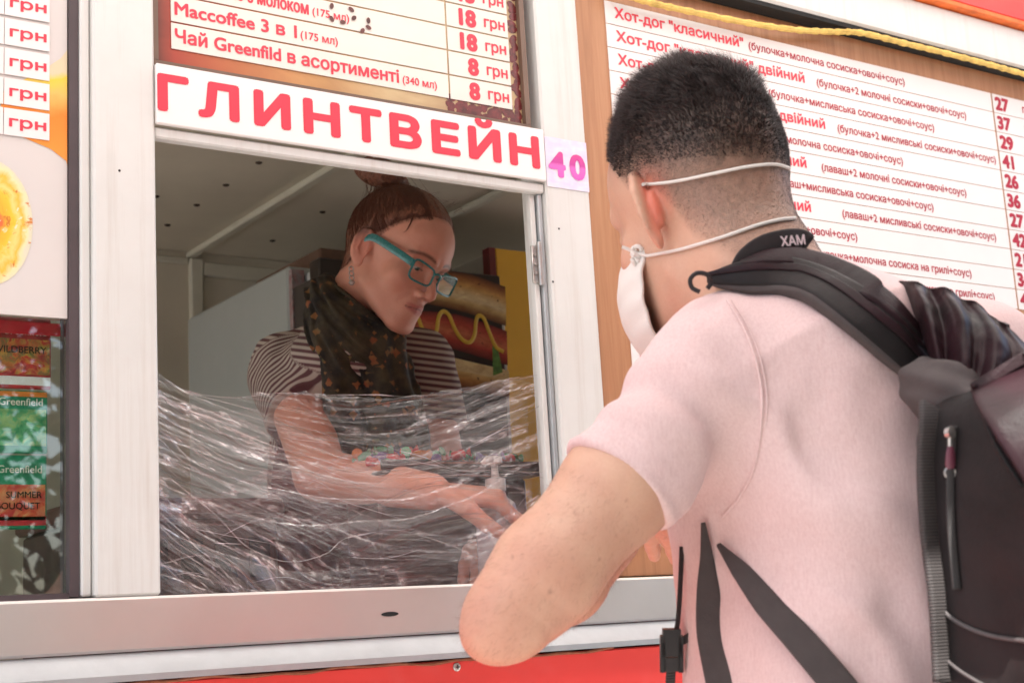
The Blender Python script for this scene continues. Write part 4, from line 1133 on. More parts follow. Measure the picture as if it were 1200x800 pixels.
# striped shirt
aR = (wRE-wRS)/np.linalg.norm(wRE-wRS); aL = (wLE-wLS)/np.linalg.norm(wLE-wLS)
def fold(p, a, b_, s1, amp, seed):
    q = (p-a); ax = (b_-a)/np.linalg.norm(b_-a); h = q@ax; rad = q-np.outer(h, ax)
    return amp*vnoise(np.stack([h*s1, rad@np.array([1, 0, 0.])*s1*.3, rad@np.array([0, 0, 1.])*s1*.3], 1), 1, seed)
def w_shirt(p):
    t_ = w_torso(p, .008)
    ra = cap(p, wRS, wRS+aR*.135, .060, .060); ra = smax(ra, ((p-wRS)@aR)-.125, .004)
    la = cap(p, wLS, wLS+aL*.13, .058, .058); la = smax(la, ((p-wLS)@aL)-.12, .004)
    d = smin(smin(t_, ra, .03), la, .03)
    d = d+.004*vnoise(p, 22, 4)+.0025*vnoise(p, 48, 6)
    d = np.maximum(d, -(np.linalg.norm((p-wl(0, -3.6, -12.5)), axis=1)-.078))
    return d
v, f = sdf_mesh(w_shirt, wbl-np.array([.35, .3, .2]), WC+np.array([.4, .35, .1]), .003)
def stripe_mat():
    m = bpy.data.materials.new('striped_jersey'); m.use_nodes = True; t = NT(m); b = t.b
    at = t.n('Attribute', attribute_name='stripe'); 
    s = t.mul(t.mul(at.outputs['Fac'], 2*math.pi/.0105), 0, 'ADD'); s = t.n('Math', operation='SINE'); t.l(t.mul(at.outputs['Fac'], 2*math.pi/.0105), s.inputs[0])
    mr = t.n('MapRange'); mr.inputs[1].default_value = -.35; mr.inputs[2].default_value = .35; t.l(s.outputs[0], mr.inputs[0])
    t.l(t.mix(mr.outputs[0], (.13, .055, .06), (.50, .42, .36)), b.inputs['Base Color']); b.inputs['Roughness'].default_value = .85
    t.bump(t.noise(t.coord(), 500, 2), .3, .0004); return m
hR = (v-wRS)@aR; dR = np.linalg.norm((v-wRS)-np.outer(hR, aR), axis=1)
torso_s = (v-wch)@bf[2]
wR_ = ((hR > -.012+.25*(dR-.05)) & (dR < .085)).astype(float)
wL_ = np.zeros(len(v))
stripe = torso_s*(1-np.maximum(wR_, wL_))+np.where(wR_ > wL_, -hR*wR_, -((v-wLS)@aL)*wL_)
obj('striped_shirt', v, f, stripe_mat(), W, True, {'stripe': stripe})
# dark apron
def w_apron(p):
    d = np.abs(w_torso(p, .027))-.0045
    d = np.maximum(d, (p-wch)@bf[2]-.02); d = np.maximum(d, .02-(p-wch)@bf[1])
    return d+.002*vnoise(p, 20, 2)
v, f = sdf_mesh(w_apron, wbl-np.array([.35, .4, .25]), wch+np.array([.35, .3, .1]), .0032)
obj('apron', v, f, mat('maroon_apron', (.10, .015, .02), .8, var=.3, vscale=14), W, True)
# scarf: loops round the neck and a hanging drape
sc0 = wl(0, -3.0, -12.6)
def w_scarf(p):
    q = to_w(p)
    d = None
    for k, (cz, tilt, rr, tr) in enumerate(((-11.0, .25, 6.6, 2.1), (-13.4, .45, 7.8, 2.5), (-16.0, .75, 8.0, 2.7))):
        b = q-np.array([0, -2.6+k*.9, cz]); c_, s_ = math.cos(tilt), math.sin(tilt)
        y = b[:, 1]*c_-b[:, 2]*s_; z = b[:, 1]*s_+b[:, 2]*c_
        a = np.arctan2(b[:, 0], y); e = np.sqrt((np.sqrt(b[:, 0]**2+y**2)-rr)**2+(z*1.0)**2)-tr+.35*np.sin(z*3.1+a*2+k)+.2*np.sin(z*6-a*3)
        d = e if d is None else smin(d, e, .5)
    d = d*WS/100
    dr = cap(p, wl(1, 6.0, -16), wch+bf[1]*.17-bf[0]*.01-np.array([0, 0, .10]), .05, .075, ax=bf[1], sc=.45)
    dr = dr+.006*np.sin(p@bf[0]*150+vnoise(p, 14, 2)*2)+.003*vnoise(p, 60, 3)
    d = smin(d, dr, .02)
    dr = cap(p, wl(-7, 1.0, -16), wch+bf[1]*.12-bf[0]*.07-np.array([0, 0, .04]), .035, .05, ax=bf[1], sc=.5)+.004*np.sin(p@bf[0]*170)
    d = smin(d, dr, .015)
    return d+.0025*vnoise(p, 50, 9)
v, f = sdf_mesh(w_scarf, WC+np.array([-.28, -.35, -.5]), WC+np.array([.28, .25, .02]), .003)
def scarf_mat():
    m = bpy.data.materials.new('floral_scarf'); m.use_nodes = True; t = NT(m); b = t.b
    v = t.coord(); vd = t.noise(v, 30, 3); 
    vo = t.n('TexVoronoi', feature='F1', distance='MINKOWSKI'); vo.inputs['Scale'].default_value = 52; vo.inputs['Exponent'].default_value = .8
    t.l(v, vo.inputs['Vector'])
    fl = t.ramp(vo.outputs['Distance'], [(.5, (1, 1, 1)), (.62, (0, 0, 0))])
    pick = t.ramp(t.noise(v, 16, 2), [(.44, (0, 0, 0)), (.5, (1, 1, 1))])
    hue = t.ramp(t.noise(v, 40, 2), [(.3, (.24, .05, .02)), (.5, (.28, .12, .04)), (.7, (.13, .12, .05))])
    c = t.mix(t.mul(fl, pick), t.ramp(vd, [(.35, (.014, .011, .010)), (.65, (.075, .055, .028))]), hue)
    t.l(c, b.inputs['Base Color']); b.inputs['Roughness'].default_value = .8; t.bump(t.noise(v, 400, 2), .3, .0004); return m
obj('scarf', v, f, scarf_mat(), W, True)
# dark trousers down to the kiosk floor
hip = wbl-np.array([0, 0, .08]); 
def w_leg(p):
    d = ell(p, hip, (.165, .12, .14))
    for s_ in (-1, 1):
        h0 = hip+bf[0]*.085*s_-np.array([0, 0, .06]); kn = np.array([h0[0], h0[1]-.03, .62]); an = np.array([h0[0], h0[1]+.01, .24])
        d = smin(d, chain(p, [h0, kn, an], [.085, .062, .05], .02), .03)
        d = smin(d, cap(p, an-np.array([0, 0, .035]), an+np.array([.0, -.14, -.05]), .035, .028), .02)
    return d
v, f = sdf_mesh(w_leg, (hip[0]-.35, hip[1]-.35, .15), (hip[0]+.35, hip[1]+.3, hip[2]+.2), .008)
obj('trousers', v, f, mat('dark_trousers', (.03, .03, .035), .8), W, True)

# ================= the customer in front of the window
MHF = frame(R(93), R(14), R(0)); MC = P(824, 246, 1.41); MS = np.array([.98, .98, 1.19])
def ml(*c): return MC+(np.array(c, float)/100*MS)@MHF
def to_m(p): return (p-MC)@MHF.T*100/MS
MSS = .97
mf = frame(R(93), R(8), 0)
NB = P(893, 338, 1.375)
LS = P(840, 434, 1.285); LE = P(600, 716, 1.18); LW = P(748, 594, 1.42)
RS = LS-mf[0]*.375+np.array([0, .0, .026]); RE = np.array([1.38, -.62, 1.20]); RW = np.array([1.27, -.40, 1.23])
CH = (LS+RS)/2+np.array([-.005, -.03, -.13]); WA = CH+np.array([-.01, .02, -.20]); PE = CH+np.array([.0, .01, -.38])
mLh = hand_pts(LW, P(785, 640, 1.60)-LW, (.0, -.3, .9), 1, .12)
mRh = hand_pts(RW, np.array([-.9, .35, .05]), (.1, -.5, .9), -1, .5)
def m_torso(p, pad=0.):
    d = cap(p, PE, WA, .155+pad, .158+pad, ax=mf[1], sc=.76)
    d = smin(d, cap(p, WA, CH, .158+pad, .165+pad, ax=mf[1], sc=.70), .06)
    d = smin(d, cap(p, LS, RS, .052+pad, .056+pad), .07)
    d = smin(d, cap(p, NB-np.array([-.02, .04, .085]), NB+np.array([0, 0, -.01]), .11+pad, .058+pad), .06)
    d = smin(d, cap(p, P(842, 600, 1.335), P(897, 830, 1.31), .040+pad, .050+pad), .06)
    return d
def m_arms(p):
    d = chain(p, [LS, LS*.5+LE*.5, LS*.15+LE*.85, LE], [.050, .0450, .0415, .035], .02)
    eh = (p-LE)@((LE-LS)/np.linalg.norm(LE-LS)); d = d+.0010*np.exp(-((eh-.004)/.03)**2)*np.clip(1-np.abs(vnoise(np.stack([eh*95+p[:, 0]*22, p[:, 0]*12, p[:, 2]*10], 1), 1, 61))*3, 0, 1)
    d = smin(d, ell(p, P(578, 742, 1.175), (.026, .026, .024)), .018)
    d = smin(d, chain(p, [LE, LE*.68+LW*.32, LW], [.034, .0425, .026], .012), .014)
    hh = (p-LS)@((LE-LS)/np.linalg.norm(LE-LS)); d = d+.009*np.clip((.132-hh)/.03, 0, 1)
    e = chain(p, [RS, RE, RW], [.048, .040, .026], .015)
    return np.minimum(d, e)
def m_skin(p):
    d = smin(m_torso(p, -.008), m_arms(p), .02)
    for hp in (mLh, mRh):
        c = hp[0][0][0]; m = ((p-c)**2).sum(1) < .27**2
        if m.any(): d[m] = smin(d[m], sdf_hand(p[m], hp), .006)
    d = smin(d, cap(p, NB-np.array([0, .01, .04]), ml(0, -3.5, -8), .066, .060), .02)
    m = ((p-MC)**2).sum(1) < .24**2
    if m.any(): d[m] = smin(d[m], head_sdf(to_m(p[m]), True)*MSS/100, .02)
    return d
v, f = sdf_mesh(m_skin, (.55, -1.05, .86), (1.55, -.15, 1.84), .0024)
q = to_m(v)
mcol = skin_cols(q, (.62, .385, .275), (.5, .2, .17), (.80, .22, .15))
ax_ = np.abs(q[:, 0])
hd = (np.linalg.norm(q-np.array([0, 0, 2]), axis=1) < 15.5)
def m_line(q):     # lower limit of any hair (cm)
    return np.interp(q[:, 1], [-10, -7, -3.2, -1.0, 1.5, 3.5, 6, 8], [-8.0, -8.0, -4.2, 1.2, 0.9, 4.2, 7.6, 9.6])
def m_fade(q):     # where the long top begins
    return np.interp(q[:, 1], [-9.5, -7, -3, 1, 5, 8], [2.2, 2.8, 4.2, 5.0, 6.0, 9.0])
st = np.clip((q[:, 2]-m_line(q)+.5)/4.0, 0, 1)**.7*.60+np.clip((q[:, 2]-m_fade(q)+3.6)/3.6, 0, 1)**1.3*.48
mot = .95+.16*vnoise(v, 300, 4)+.08*vnoise(v, 60, 5)
st = np.clip(st*mot, 0, .97)*hd
mcol = mcol*(1-st[:, None])+np.array([.075, .048, .034])*st[:, None]
# redder elbow, freckles, moles
ed = np.linalg.norm(v-LE, axis=1); m_ = np.clip(1.2-ed/.07, 0, 1)[:, None]*.35; mcol = mcol*(1-m_)+np.array([.62, .27, .19])*m_
onarm = (cap(v, LS, LE, .05, .045) < .02) | (cap(v, LE, LW, .04, .03) < .02)
mcol = mcol*(1+.10*vnoise(v, 45, 51)[:, None]*np.array([.5, 1, 1])*onarm[:, None])
for x_, y_, r_ in ((600, 652, .0016), (645, 693, .0018), (673, 600, .0012), (702, 655, .0010), (618, 735, .0012), (735, 585, .0012)):
    p_, _ = march(m_skin, x_, y_); m_ = np.clip(1.6-np.linalg.norm(v-p_, axis=1)/(r_*.9), 0, 1)[:, None]*.45; mcol = mcol*(1-m_)+np.array([.16, .07, .05])*m_
MAN = empty('person', (CH[0], CH[1]-.02, 0), 'man in pale pink shirt and white face mask standing at the window, seen from behind', 'person')
mb = obj('body', v, f, M_SKIN, MAN, True, {'col': mcol})
for s_ in (-1, 1): eyeball(ml(3.15*s_, 7.0, -.1), .0122, np.array([0, .9, -.4])@MHF, MAN)
# hair: thousands of short tapered strands
def strands(n, sel, lenf, width, wild, seed):
    rg = np.random.default_rng(seed)
    idx = np.where(sel)[0]; w_ = np.ones(len(idx)); i = rg.choice(idx, n)
    p = v[i]+rg.normal(size=(n, 3))*.0011
    nn = normals(m_skin, p); qq = to_m(p)
    p = p-nn*m_skin(p)[:, None]
    L = lenf(qq, rg)
    comb = np.array([0, .55, .30])@MHF
    side = np.where(qq[:, :1] > 0, 1, -1)*MHF[0]*.15
    clump = np.stack([vnoise(p, 85, 21), vnoise(p, 85, 22), vnoise(p, 85, 23)], 1)*wild
    d1 = nn*.8+comb*.5+side+clump*.5+rg.normal(size=(n, 3))*.12; d1 /= np.linalg.norm(d1, axis=1)[:, None]
    d2 = d1+comb*.7+clump*.8-nn*.15; d2 /= np.linalg.norm(d2, axis=1)[:, None]
    a = np.cross(d1, rg.normal(size=(n, 3))); a /= np.linalg.norm(a, axis=1)[:, None]; b = np.cross(d1, a)
    V = []
    for lev, wd in ((0, 1.0), (1, .75)):
        c = p-nn*.0006 if lev == 0 else p+d1*(L*.5)[:, None]
        for k in range(3):
            an = 2*math.pi*k/3; V.append(c+(a*math.cos(an)+b*math.sin(an))*width*wd)
    V.append(p+d1*(L*.5)[:, None]+d2*(L*.5)[:, None])
    V = np.stack(V, 1).reshape(-1, 3); o = np.arange(n)*7
    T = []
    for k in range(3):
        k2 = (k+1) % 3
        T += [np.stack([o+k, o+k2, o+3+k2], 1), np.stack([o+k, o+3+k2, o+3+k], 1), np.stack([o+3+k, o+3+k2, o+6], 1)]
    return V, np.concatenate(T)
fd = m_fade(q); above = hd & (q[:, 2] > fd-2.0) & (q[:, 2] > m_line(q))
V1, F1 = strands(34000, above, lambda z, rg: (.0018+.0235*np.clip((z[:, 2]-m_fade(z)+2.0)/7.5, 0, 1)**1.2*(.45+.55*np.clip((z[:, 2]-5)/4, 0, 1)))*rg.uniform(.7, 1.15, len(z)), .00028, .6, 1)
low = hd & (q[:, 2] > m_line(q)+.4) & (q[:, 2] <= fd-.2)
V2, F2 = strands(30000, low, lambda z, rg: (.0009+.0018*np.clip((z[:, 2]-m_fade(z)+3.4)/3.4, 0, 1))*rg.uniform(.6, 1.3, len(z)), .00010, .3, 2)
M_HAIRM = mat('dark_brown_hair', (.021, .010, .008), .5, var=.5, vscale=120)
obj('hair', np.concatenate([V1, V2]), np.concatenate([F1, F2+len(V1)]), M_HAIRM, MAN, True)
# fine hair on the arm
def armhair(n, seed):
    rg = np.random.default_rng(seed); idx = np.where(onarm & (cap(v, LS, LS*.6+LE*.4, .05) > .02))[0]; i = rg.choice(idx, n); p = v[i]+rg.normal(size=(n, 3))*.001
    nn = normals(m_skin, p); p = p-nn*m_skin(p)[:, None]; ax = LE-LS; ax = ax/np.linalg.norm(ax)
    d = nn*.35+ax*.8+rg.normal(size=(n, 3))*.35; d /= np.linalg.norm(d, axis=1)[:, None]; s_ = np.cross(d, nn); s_ /= np.linalg.norm(s_, axis=1)[:, None]
    L = rg.uniform(.004, .010, (n, 1)); w_ = .00007
    V = np.stack([p-s_*w_, p+s_*w_, p+nn*w_, p+d*L], 1).reshape(-1, 3); o = np.arange(n)*4
    return V, np.concatenate([np.stack([o, o+1, o+3], 1), np.stack([o+1, o+2, o+3], 1), np.stack([o+2, o, o+3], 1)])
Va, Fa = armhair(4200, 5); obj('arm_hair', Va, Fa, mat('light_brown_hair', (.20, .10, .06), .5), MAN, True)
# shirt
aL_ = (LE-LS)/np.linalg.norm(LE-LS); aR_ = (RE-RS)/np.linalg.norm(RE-RS)
perp = np.cross(aL_, RT); perp /= np.linalg.norm(perp)
HEM = .142
def m_shirt(p):
    t_ = m_torso(p, .008)
    h = (p-LS)@aL_
    sl = cap(p, LS-aL_*.0, LS+aL_*.25, .0530, .0495); 
    sl = sl-.0010*(h > HEM-.024)-.0016*np.exp(-((h-HEM+.004)/.0022)**2)
    sl = smax(sl, h-HEM, .003)
    h2 = (p-RS)@aR_; sr = smax(cap(p, RS, RS+aR_*.25, .062, .060), h2-.14, .004)
    d = smin(smin(t_, sl, .024), sr, .035)
    # tension folds fanning out from the armpit and across the sleeve
    g_ = np.exp(-((h-.05)/.06)**2)
    u_ = (p-LS)@perp; w_ = (p-LS)@np.cross(aL_, perp)
    d = d+.0055*g_*np.sin(h*95+u_*42+2.5*vnoise(p, 14, 3))*np.clip(1-t_*6, 0, 1)
    d = d+.0048*np.exp(-((h-.11)/.06)**2)*vnoise(np.stack([h*50, u_*14, w_*14], 1), 1, 8)
    z_ = p[:, 2]; d = d+.0045*vnoise(np.stack([p[:, 0]*7, p[:, 1]*7, z_*16+p[:, 0]*8], 1), 1, 5)*np.clip((1.42-z_)/.15, 0, 1)
    d = d+.009*np.clip((1.29-z_)/.2, 0, 1)*vnoise(np.stack([(p[:, 0]-z_*.35)*26, p[:, 1]*16, z_*8], 1), 1, 12)
    d = d+.0015*vnoise(p, 40, 6)
    # neck opening
    nk = MC-NB; nk = nk/np.linalg.norm(nk)
    d = np.maximum(d, -np.maximum(cap(p, NB-nk*.03, MC, .070, .09), -((p-NB)@nk+.002)))
    d = np.maximum(d, .90-p[:, 2])
    return d
v, f = sdf_mesh(m_shirt, (.6, -1.05, .86), (1.5, -.4, 1.62), .0028)
def shirt_mat():
    m = bpy.data.materials.new('pink_pique_knit'); m.use_nodes = True; t = NT(m); b = t.b
    vv = t.coord()
    h = t.mul(t.mul(t.noise(t.coord(scale=(1, 1, .16)), 620, 2, .5), .6), t.mul(t.noise(t.coord(scale=(1, 1, 1), rot=(0, R(40), 0)), 420, 2, .5), .5), 'ADD')
    n = t.noise(vv, 9, 4); c = t.ramp(n, [(.3, (.68, .505, .49)), (.7, (.74, .56, .545))])
    c = t.mix(.5, c, t.ramp(h, [(.38, (.80, .70, .71)), (.68, (1, 1, 1))]), 'MULTIPLY')
    t.l(c, b.inputs['Base Color']); b.inputs['Roughness'].default_value = .9; b.inputs['Sheen Weight'].default_value = .2
    nb = t.bump(h, .35, .0008); t.bump(t.noise(vv, 900, 2), .2, .0003, nb); return m
M_SHIRT = shirt_mat()
SH = obj('shirt', v, f, M_SHIRT, MAN, True)
sp = on(m_shirt, [(852, 352), (872, 385), (888, 430), (893, 480), (886, 540), (868, 580), (846, 606)], .0004, 50)
b = MB(); b.tube(sp, .0013, 6); b.tube([p+RT*.004 for p in sp], .0009, 6); b.build('seam', M_SHIRT, SH, smooth=True)
# trousers and shoes, out of the frame
def m_leg(p):
    d = cap(p, PE+np.array([0, 0, .03]), PE-np.array([0, 0, .06]), .158, .165, ax=mf[1], sc=.72)
    for s_ in (-1, 1):
        h0 = PE+mf[0]*.09*s_-np.array([0, 0, .10]); kn = h0+np.array([0, .05*(s_ < 0)+.01, -.38]); an = np.array([kn[0], kn[1]-.05, .09])
        d = smin(d, chain(p, [h0, kn, an], [.095, .068, .055], .02), .03)
    return d+.003*vnoise(p, 14, 2)
v2, f2 = sdf_mesh(m_leg, (.75, -1.05, .02), (1.4, -.45, 1.08), .009)
obj('trousers', v2, f2, mat('navy_trousers', (.03, .035, .05), .85), MAN, True)
for s_ in (-1, 1):
    h0 = PE+mf[0]*.09*s_; fx_, fy_ = h0[0], h0[1]+.05*(s_ < 0)-.04
    fn = lambda p: smin(smin(cap(p, (fx_, fy_-.06, .045), (fx_, fy_+.14, .038), .042, .036), cap(p, (fx_, fy_-.03, .05), (fx_, fy_-.03, .10), .042, .045), .02), p[:, 2]*0+1, .001)
    v2, f2 = sdf_mesh(fn, (fx_-.08, fy_-.15, -.01), (fx_+.08, fy_+.22, .17), .006)
    obj('shoe', v2, f2, mat('dark_shoe', (.04, .035, .03), .5), MAN, True)
# mask
def m_mask(p):
    q = to_m(p); a = q.copy(); a[:, 0] = np.abs(a[:, 0])
    s_ = ell(a, (0, 4.2, -6.0), (6.9, 7.6, 6.6))
    s_ = smin(s_, cap(a, (0, 9.5, -3), (0, 9.0, -8), 1.9), 2.0)
    sh = np.abs(s_+.10*np.sin(q[:, 2]*3.0)*np.clip((9-np.abs(q[:, 1]-3))/9, 0, 1))-.20
    sh = smax(sh, (3.3-.30*(q[:, 2]+4))-q[:, 1], .1)
    sh = np.maximum(sh, q[:, 2]-(-1.0)); sh = np.maximum(sh, -10.9-q[:, 2])
    return sh*MSS/100
v2, f2 = sdf_mesh(m_mask, MC-.2, MC+.16, .0017)
M_MASK = mat('white_mask_cloth', (.74, .72, .68), .85, var=.03, bump=.4, bscale=700)
MK = obj('face_mask', v2, f2, M_MASK, MAN, True)
hm = lambda p: head_sdf(to_m(p), True, ears=False)*MSS/100
def msk(p): return m_skin(p)
b = MB()
def srf(fn, pts, off, n):
    return on(fn, pts, off, n)
KN = march(msk, 746, 297)[0]-FW*.004
up_ = srf(msk, [(752, 217), (790, 213), (836, 204), (875, 196), (905, 193), (922, 197)], .0016, 40)
lo_ = srf(msk, [(760, 300), (790, 295), (820, 287), (850, 278), (885, 266), (912, 259), (930, 257)], .0016, 40)
up_.append(up_[-1]+FW*.02+RT*.003); lo_.append(lo_[-1]+FW*.02+RT*.003)
far_u = ml(-5.5, -7.2, .2); far_l = ml(-5.0, -6.5, -6.5)
b.tube(up_, .0019, 7, flat=.8); b.tube([KN]+lo_, .0019, 7, flat=.8)
b.tube(spline([KN, P(740, 275, 1.43), P(737, 250, 1.43), P(741, 228, 1.43), up_[0]], 20), .0017, 7)
b.tube(spline([KN, KN+RT*-.004-UP*.004, P(748, 316, 1.40), P(742, 335, 1.41), P(747, 340, 1.41)], 14), .0015, 7)
b.tube(spline([KN, KN-RT*.009+UP*.004, KN-RT*.014+UP*.006], 8), .0017, 7)
for k in range(3): b.tube([KN+RT*.0045*math.cos(a+k)+UP*(.0045*math.sin(a)-.006*k+.002)-FW*.002*math.sin(2*a) for a in np.linspace(0, 2*math.pi, 12)], .0022, 7, cap=False)
b.build('strap', M_MASK, MK, smooth=True)
# neck lanyard with white letters
M_LAN = mat('black_ribbon', (.018, .012, .013), .6, var=.2, vscale=200, bump=.3, bscale=900)
def ribbon(pts, wd, th, up, n=60, taper=None):
    "flat band along pts; up = direction across the band (one or per point)"
    c = spline(pts, n); N = len(c); up = np.array(up, float)
    if up.ndim == 1: up = np.tile(up, (N, 1))
    else: up = spline(up, N)
    t_ = np.gradient(c, axis=0); t_ /= np.linalg.norm(t_, axis=1)[:, None]
    a = up-t_*(up*t_).sum(1)[:, None]; a /= np.linalg.norm(a, axis=1)[:, None]; nr = np.cross(t_, a)
    wd = np.interp(np.linspace(0, 1, N), np.linspace(0, 1, len(wd)), wd) if np.ndim(wd) else np.full(N, wd)
    prof = [(-1, -.35), (-.93, -.85), (-.75, -1), (.75, -1), (.93, -.85), (1, -.35), (1, .35), (.93, .85), (.75, 1), (-.75, 1), (-.93, .85), (-1, .35)]
    V = np.concatenate([[c+a*(wd/2)[:, None]*x+nr*(th/2)*y] for x, y in prof]).transpose(1, 0, 2).reshape(-1, 3); k = len(prof)
    F_ = [(i*k+j, i*k+(j+1) % k, (i+1)*k+(j+1) % k, (i+1)*k+j) for i in range(N-1) for j in range(k)]+[tuple(range(k))[::-1], tuple((N-1)*k+j for j in range(k))]
    return V, F_, c, a, nr
both = lambda p: np.minimum(m_skin(p), m_shirt(p))
lan = on(both, [(868, 322), (876, 306), (892, 293), (912, 286), (935, 284), (944, 290)], .003, 16)
V_, F_, c_, a_, n_ = ribbon(lan, .021, .0022, UP*.9-RT*.2)
LANY = obj('neck_lanyard', V_, F_, M_LAN, MAN, True)
i0 = 40; tdir = (c_[48]-c_[34]); tdir /= np.linalg.norm(tdir); ups = a_[40] if a_[40]@UP > 0 else -a_[40]
nrm_ = np.cross(tdir, ups)
if nrm_@FW > 0: tdir = tdir
lettering('ХАМ', 0, 0, .0085, 0, mat('white_letters', (.75, .6, .62), .6), LANY, bold=.03, ax=tdir, up=ups, org=c_[36]-FW*.0035-ups*.004)

# ================= backpack
BP = empty('backpack', (1.07, -.90, .98), 'black faux leather backpack with slouched top, zip and grey webbing straps on the man\'s back', 'backpack')
def leather(name, c0, c1, c2, rough=.36):
    m = bpy.data.materials.new(name); m.use_nodes = True; t = NT(m); b = t.b; v = t.coord(); b.inputs['Specular IOR Level'].default_value = .16
    n = t.noise(v, 6.5, 5, .55, .8)
    t.l(t.ramp(n, [(.32, c0), (.5, c1), (.68, c2)]), b.inputs['Base Color'])
    r = t.n('MapRange'); r.inputs[3].default_value = rough-.10; r.inputs[4].default_value = rough+.16; t.l(t.noise(v, 40, 4), r.inputs[0]); t.l(r.outputs[0], b.inputs['Roughness'])
    vo = t.n('TexVoronoi', feature='DISTANCE_TO_EDGE'); vo.inputs['Scale'].default_value = 420; t.l(v, vo.inputs['Vector'])
    nb = t.bump(vo.outputs['Distance'], .25, .0006); t.bump(t.noise(v, 30, 5, .6, .5), .35, .004, nb); return m
M_LTH = leather('black_leather', (.010, .009, .009), (.018, .015, .015), (.028, .021, .021), .46)
M_LTH2 = leather('maroon_black_leather', (.010, .008, .008), (.022, .008, .011), (.014, .012, .012), .42)
M_WEB = mat('grey_webbing', (.055, .043, .042), .8, var=.1, vscale=60, bump=.5, bscale=900)
M_RIBB = bpy.data.materials.new('ribbed_grey_edge'); M_RIBB.use_nodes = True; _t = NT(M_RIBB)
_w = _t.n('TexWave', bands_direction='Z'); _w.inputs['Scale'].default_value = 130; _t.l(_t.coord(), _w.inputs['Vector']); _t.l(_t.ramp(_w.outputs['Fac'], [(.2, (.018, .015, .015)), (.8, (.055, .046, .045))]), _t.b.inputs['Base Color']); _t.bump(_w.outputs['Fac'], .5, .001); _t.b.inputs['Roughness'].default_value = .75
PX = np.array([-.9986, .052, 0]); PY = np.array([-.052, -.9986, 0])      # pack: toward his left, and away from his back
PC = np.array([1.082, -.930, 1.15])
def m_pack(p):
    q = p-PC; M = np.array([PX, PY, [0, 0, 1]])
    d = rbox(p, PC, M, (.188, .085, .215), .045)
    d = d+.006*vnoise(p, 9, 31)+.003*vnoise(p, 24, 32)+.004*np.sin(q[:, 2]*38+4*vnoise(p, 6, 2))*np.clip(q[:, 2]*4, 0, 1)
    return np.maximum(d, -(m_shirt(p)-.004)) if False else d
v2, f2 = sdf_mesh(m_pack, PC-np.array([.22, .16, .3]), PC+np.array([.22, .16, .3]), .004)
obj('main_body', v2, f2, M_LTH, BP, True)
# front pocket with pale piping
def m_pocket(p):
    c = PC+PY*.075+np.array([0, 0, -.10])
    d = rbox(p, c, np.array([PX, PY, [0, 0, 1]]), (.192, .05, .12), .045)
    return d+.004*vnoise(p, 16, 33)
v2, f2 = sdf_mesh(m_pocket, PC-np.array([.24, .3, .32]), PC+np.array([.24, .1, .05]), .004)
PK = obj('front_pocket', v2, f2, M_LTH, BP, True)
M_PIPE = mat('pale_piping', (.075, .065, .065), .45, var=.15, vscale=80)
b = MB(); pku = lambda p: np.minimum(m_pack(p), m_pocket(p))
b.tube(on(pku, [(1100, 700), (1108, 716), (1130, 732), (1165, 745), (1215, 752)], .001, 30), .0016, 8); b.build('piping', M_PIPE, PK, smooth=True)
b = MB(); b.tube(on(pku, [(1100, 756), (1108, 770), (1128, 787), (1160, 806)], .001, 24), .0013, 8); b.build('piping', M_PIPE, PK, smooth=True)
# side strip, zip and puller
pks = lambda p: np.minimum(m_pack(p), np.minimum(m_pocket(p), m_shirt(p)))
V_, F_, c_, a_, n_ = ribbon(on(pks, [(1096, 480), (1092, 540), (1096, 620), (1106, 700), (1112, 800)], .002, 24), .026, .006, RT*.8+FW*.5)
obj('ribbed_side_strip', V_, F_, M_RIBB, BP, True)
V_, F_, c_, a_, n_ = ribbon(on(pks, [(1120, 500), (1117, 560), (1118, 620), (1124, 690)], .003, 24), .006, .003, RT)
ZI = obj('zip', V_, F_, mat('zip_tape', (.03, .027, .027), .6, bump=.8, bscale=700), BP, True)
b = MB(); z0 = on(pks, [(1120, 508), (1120, 510)], .006, 2)[0]; b.lathe([(.002, -.003), (.0045, -.002), (.0045, .002), (.002, .003)], z0, 1, 12)
b.tube([z0-UP*.003, z0-UP*.012], .002, 8); b.tube([z0-UP*.030+RT*.004*math.cos(a)-UP*.004*math.sin(a) for a in np.linspace(0, 2*math.pi, 14)], .0009, 6, cap=False)
b.build('zip_slider', M_STEEL, ZI, smooth=True)
b = MB(); b.tube([z0-UP*.010-FW*.001, z0-UP*.014-FW*.001, z0-UP*.024-FW*.001, z0-UP*.027-FW*.001], [.002, .0032, .0040, .0025], 8, flat=.5, upv=FW); b.build('zip_puller', mat('maroon_puller', (.12, .03, .05), .4), ZI, smooth=True)
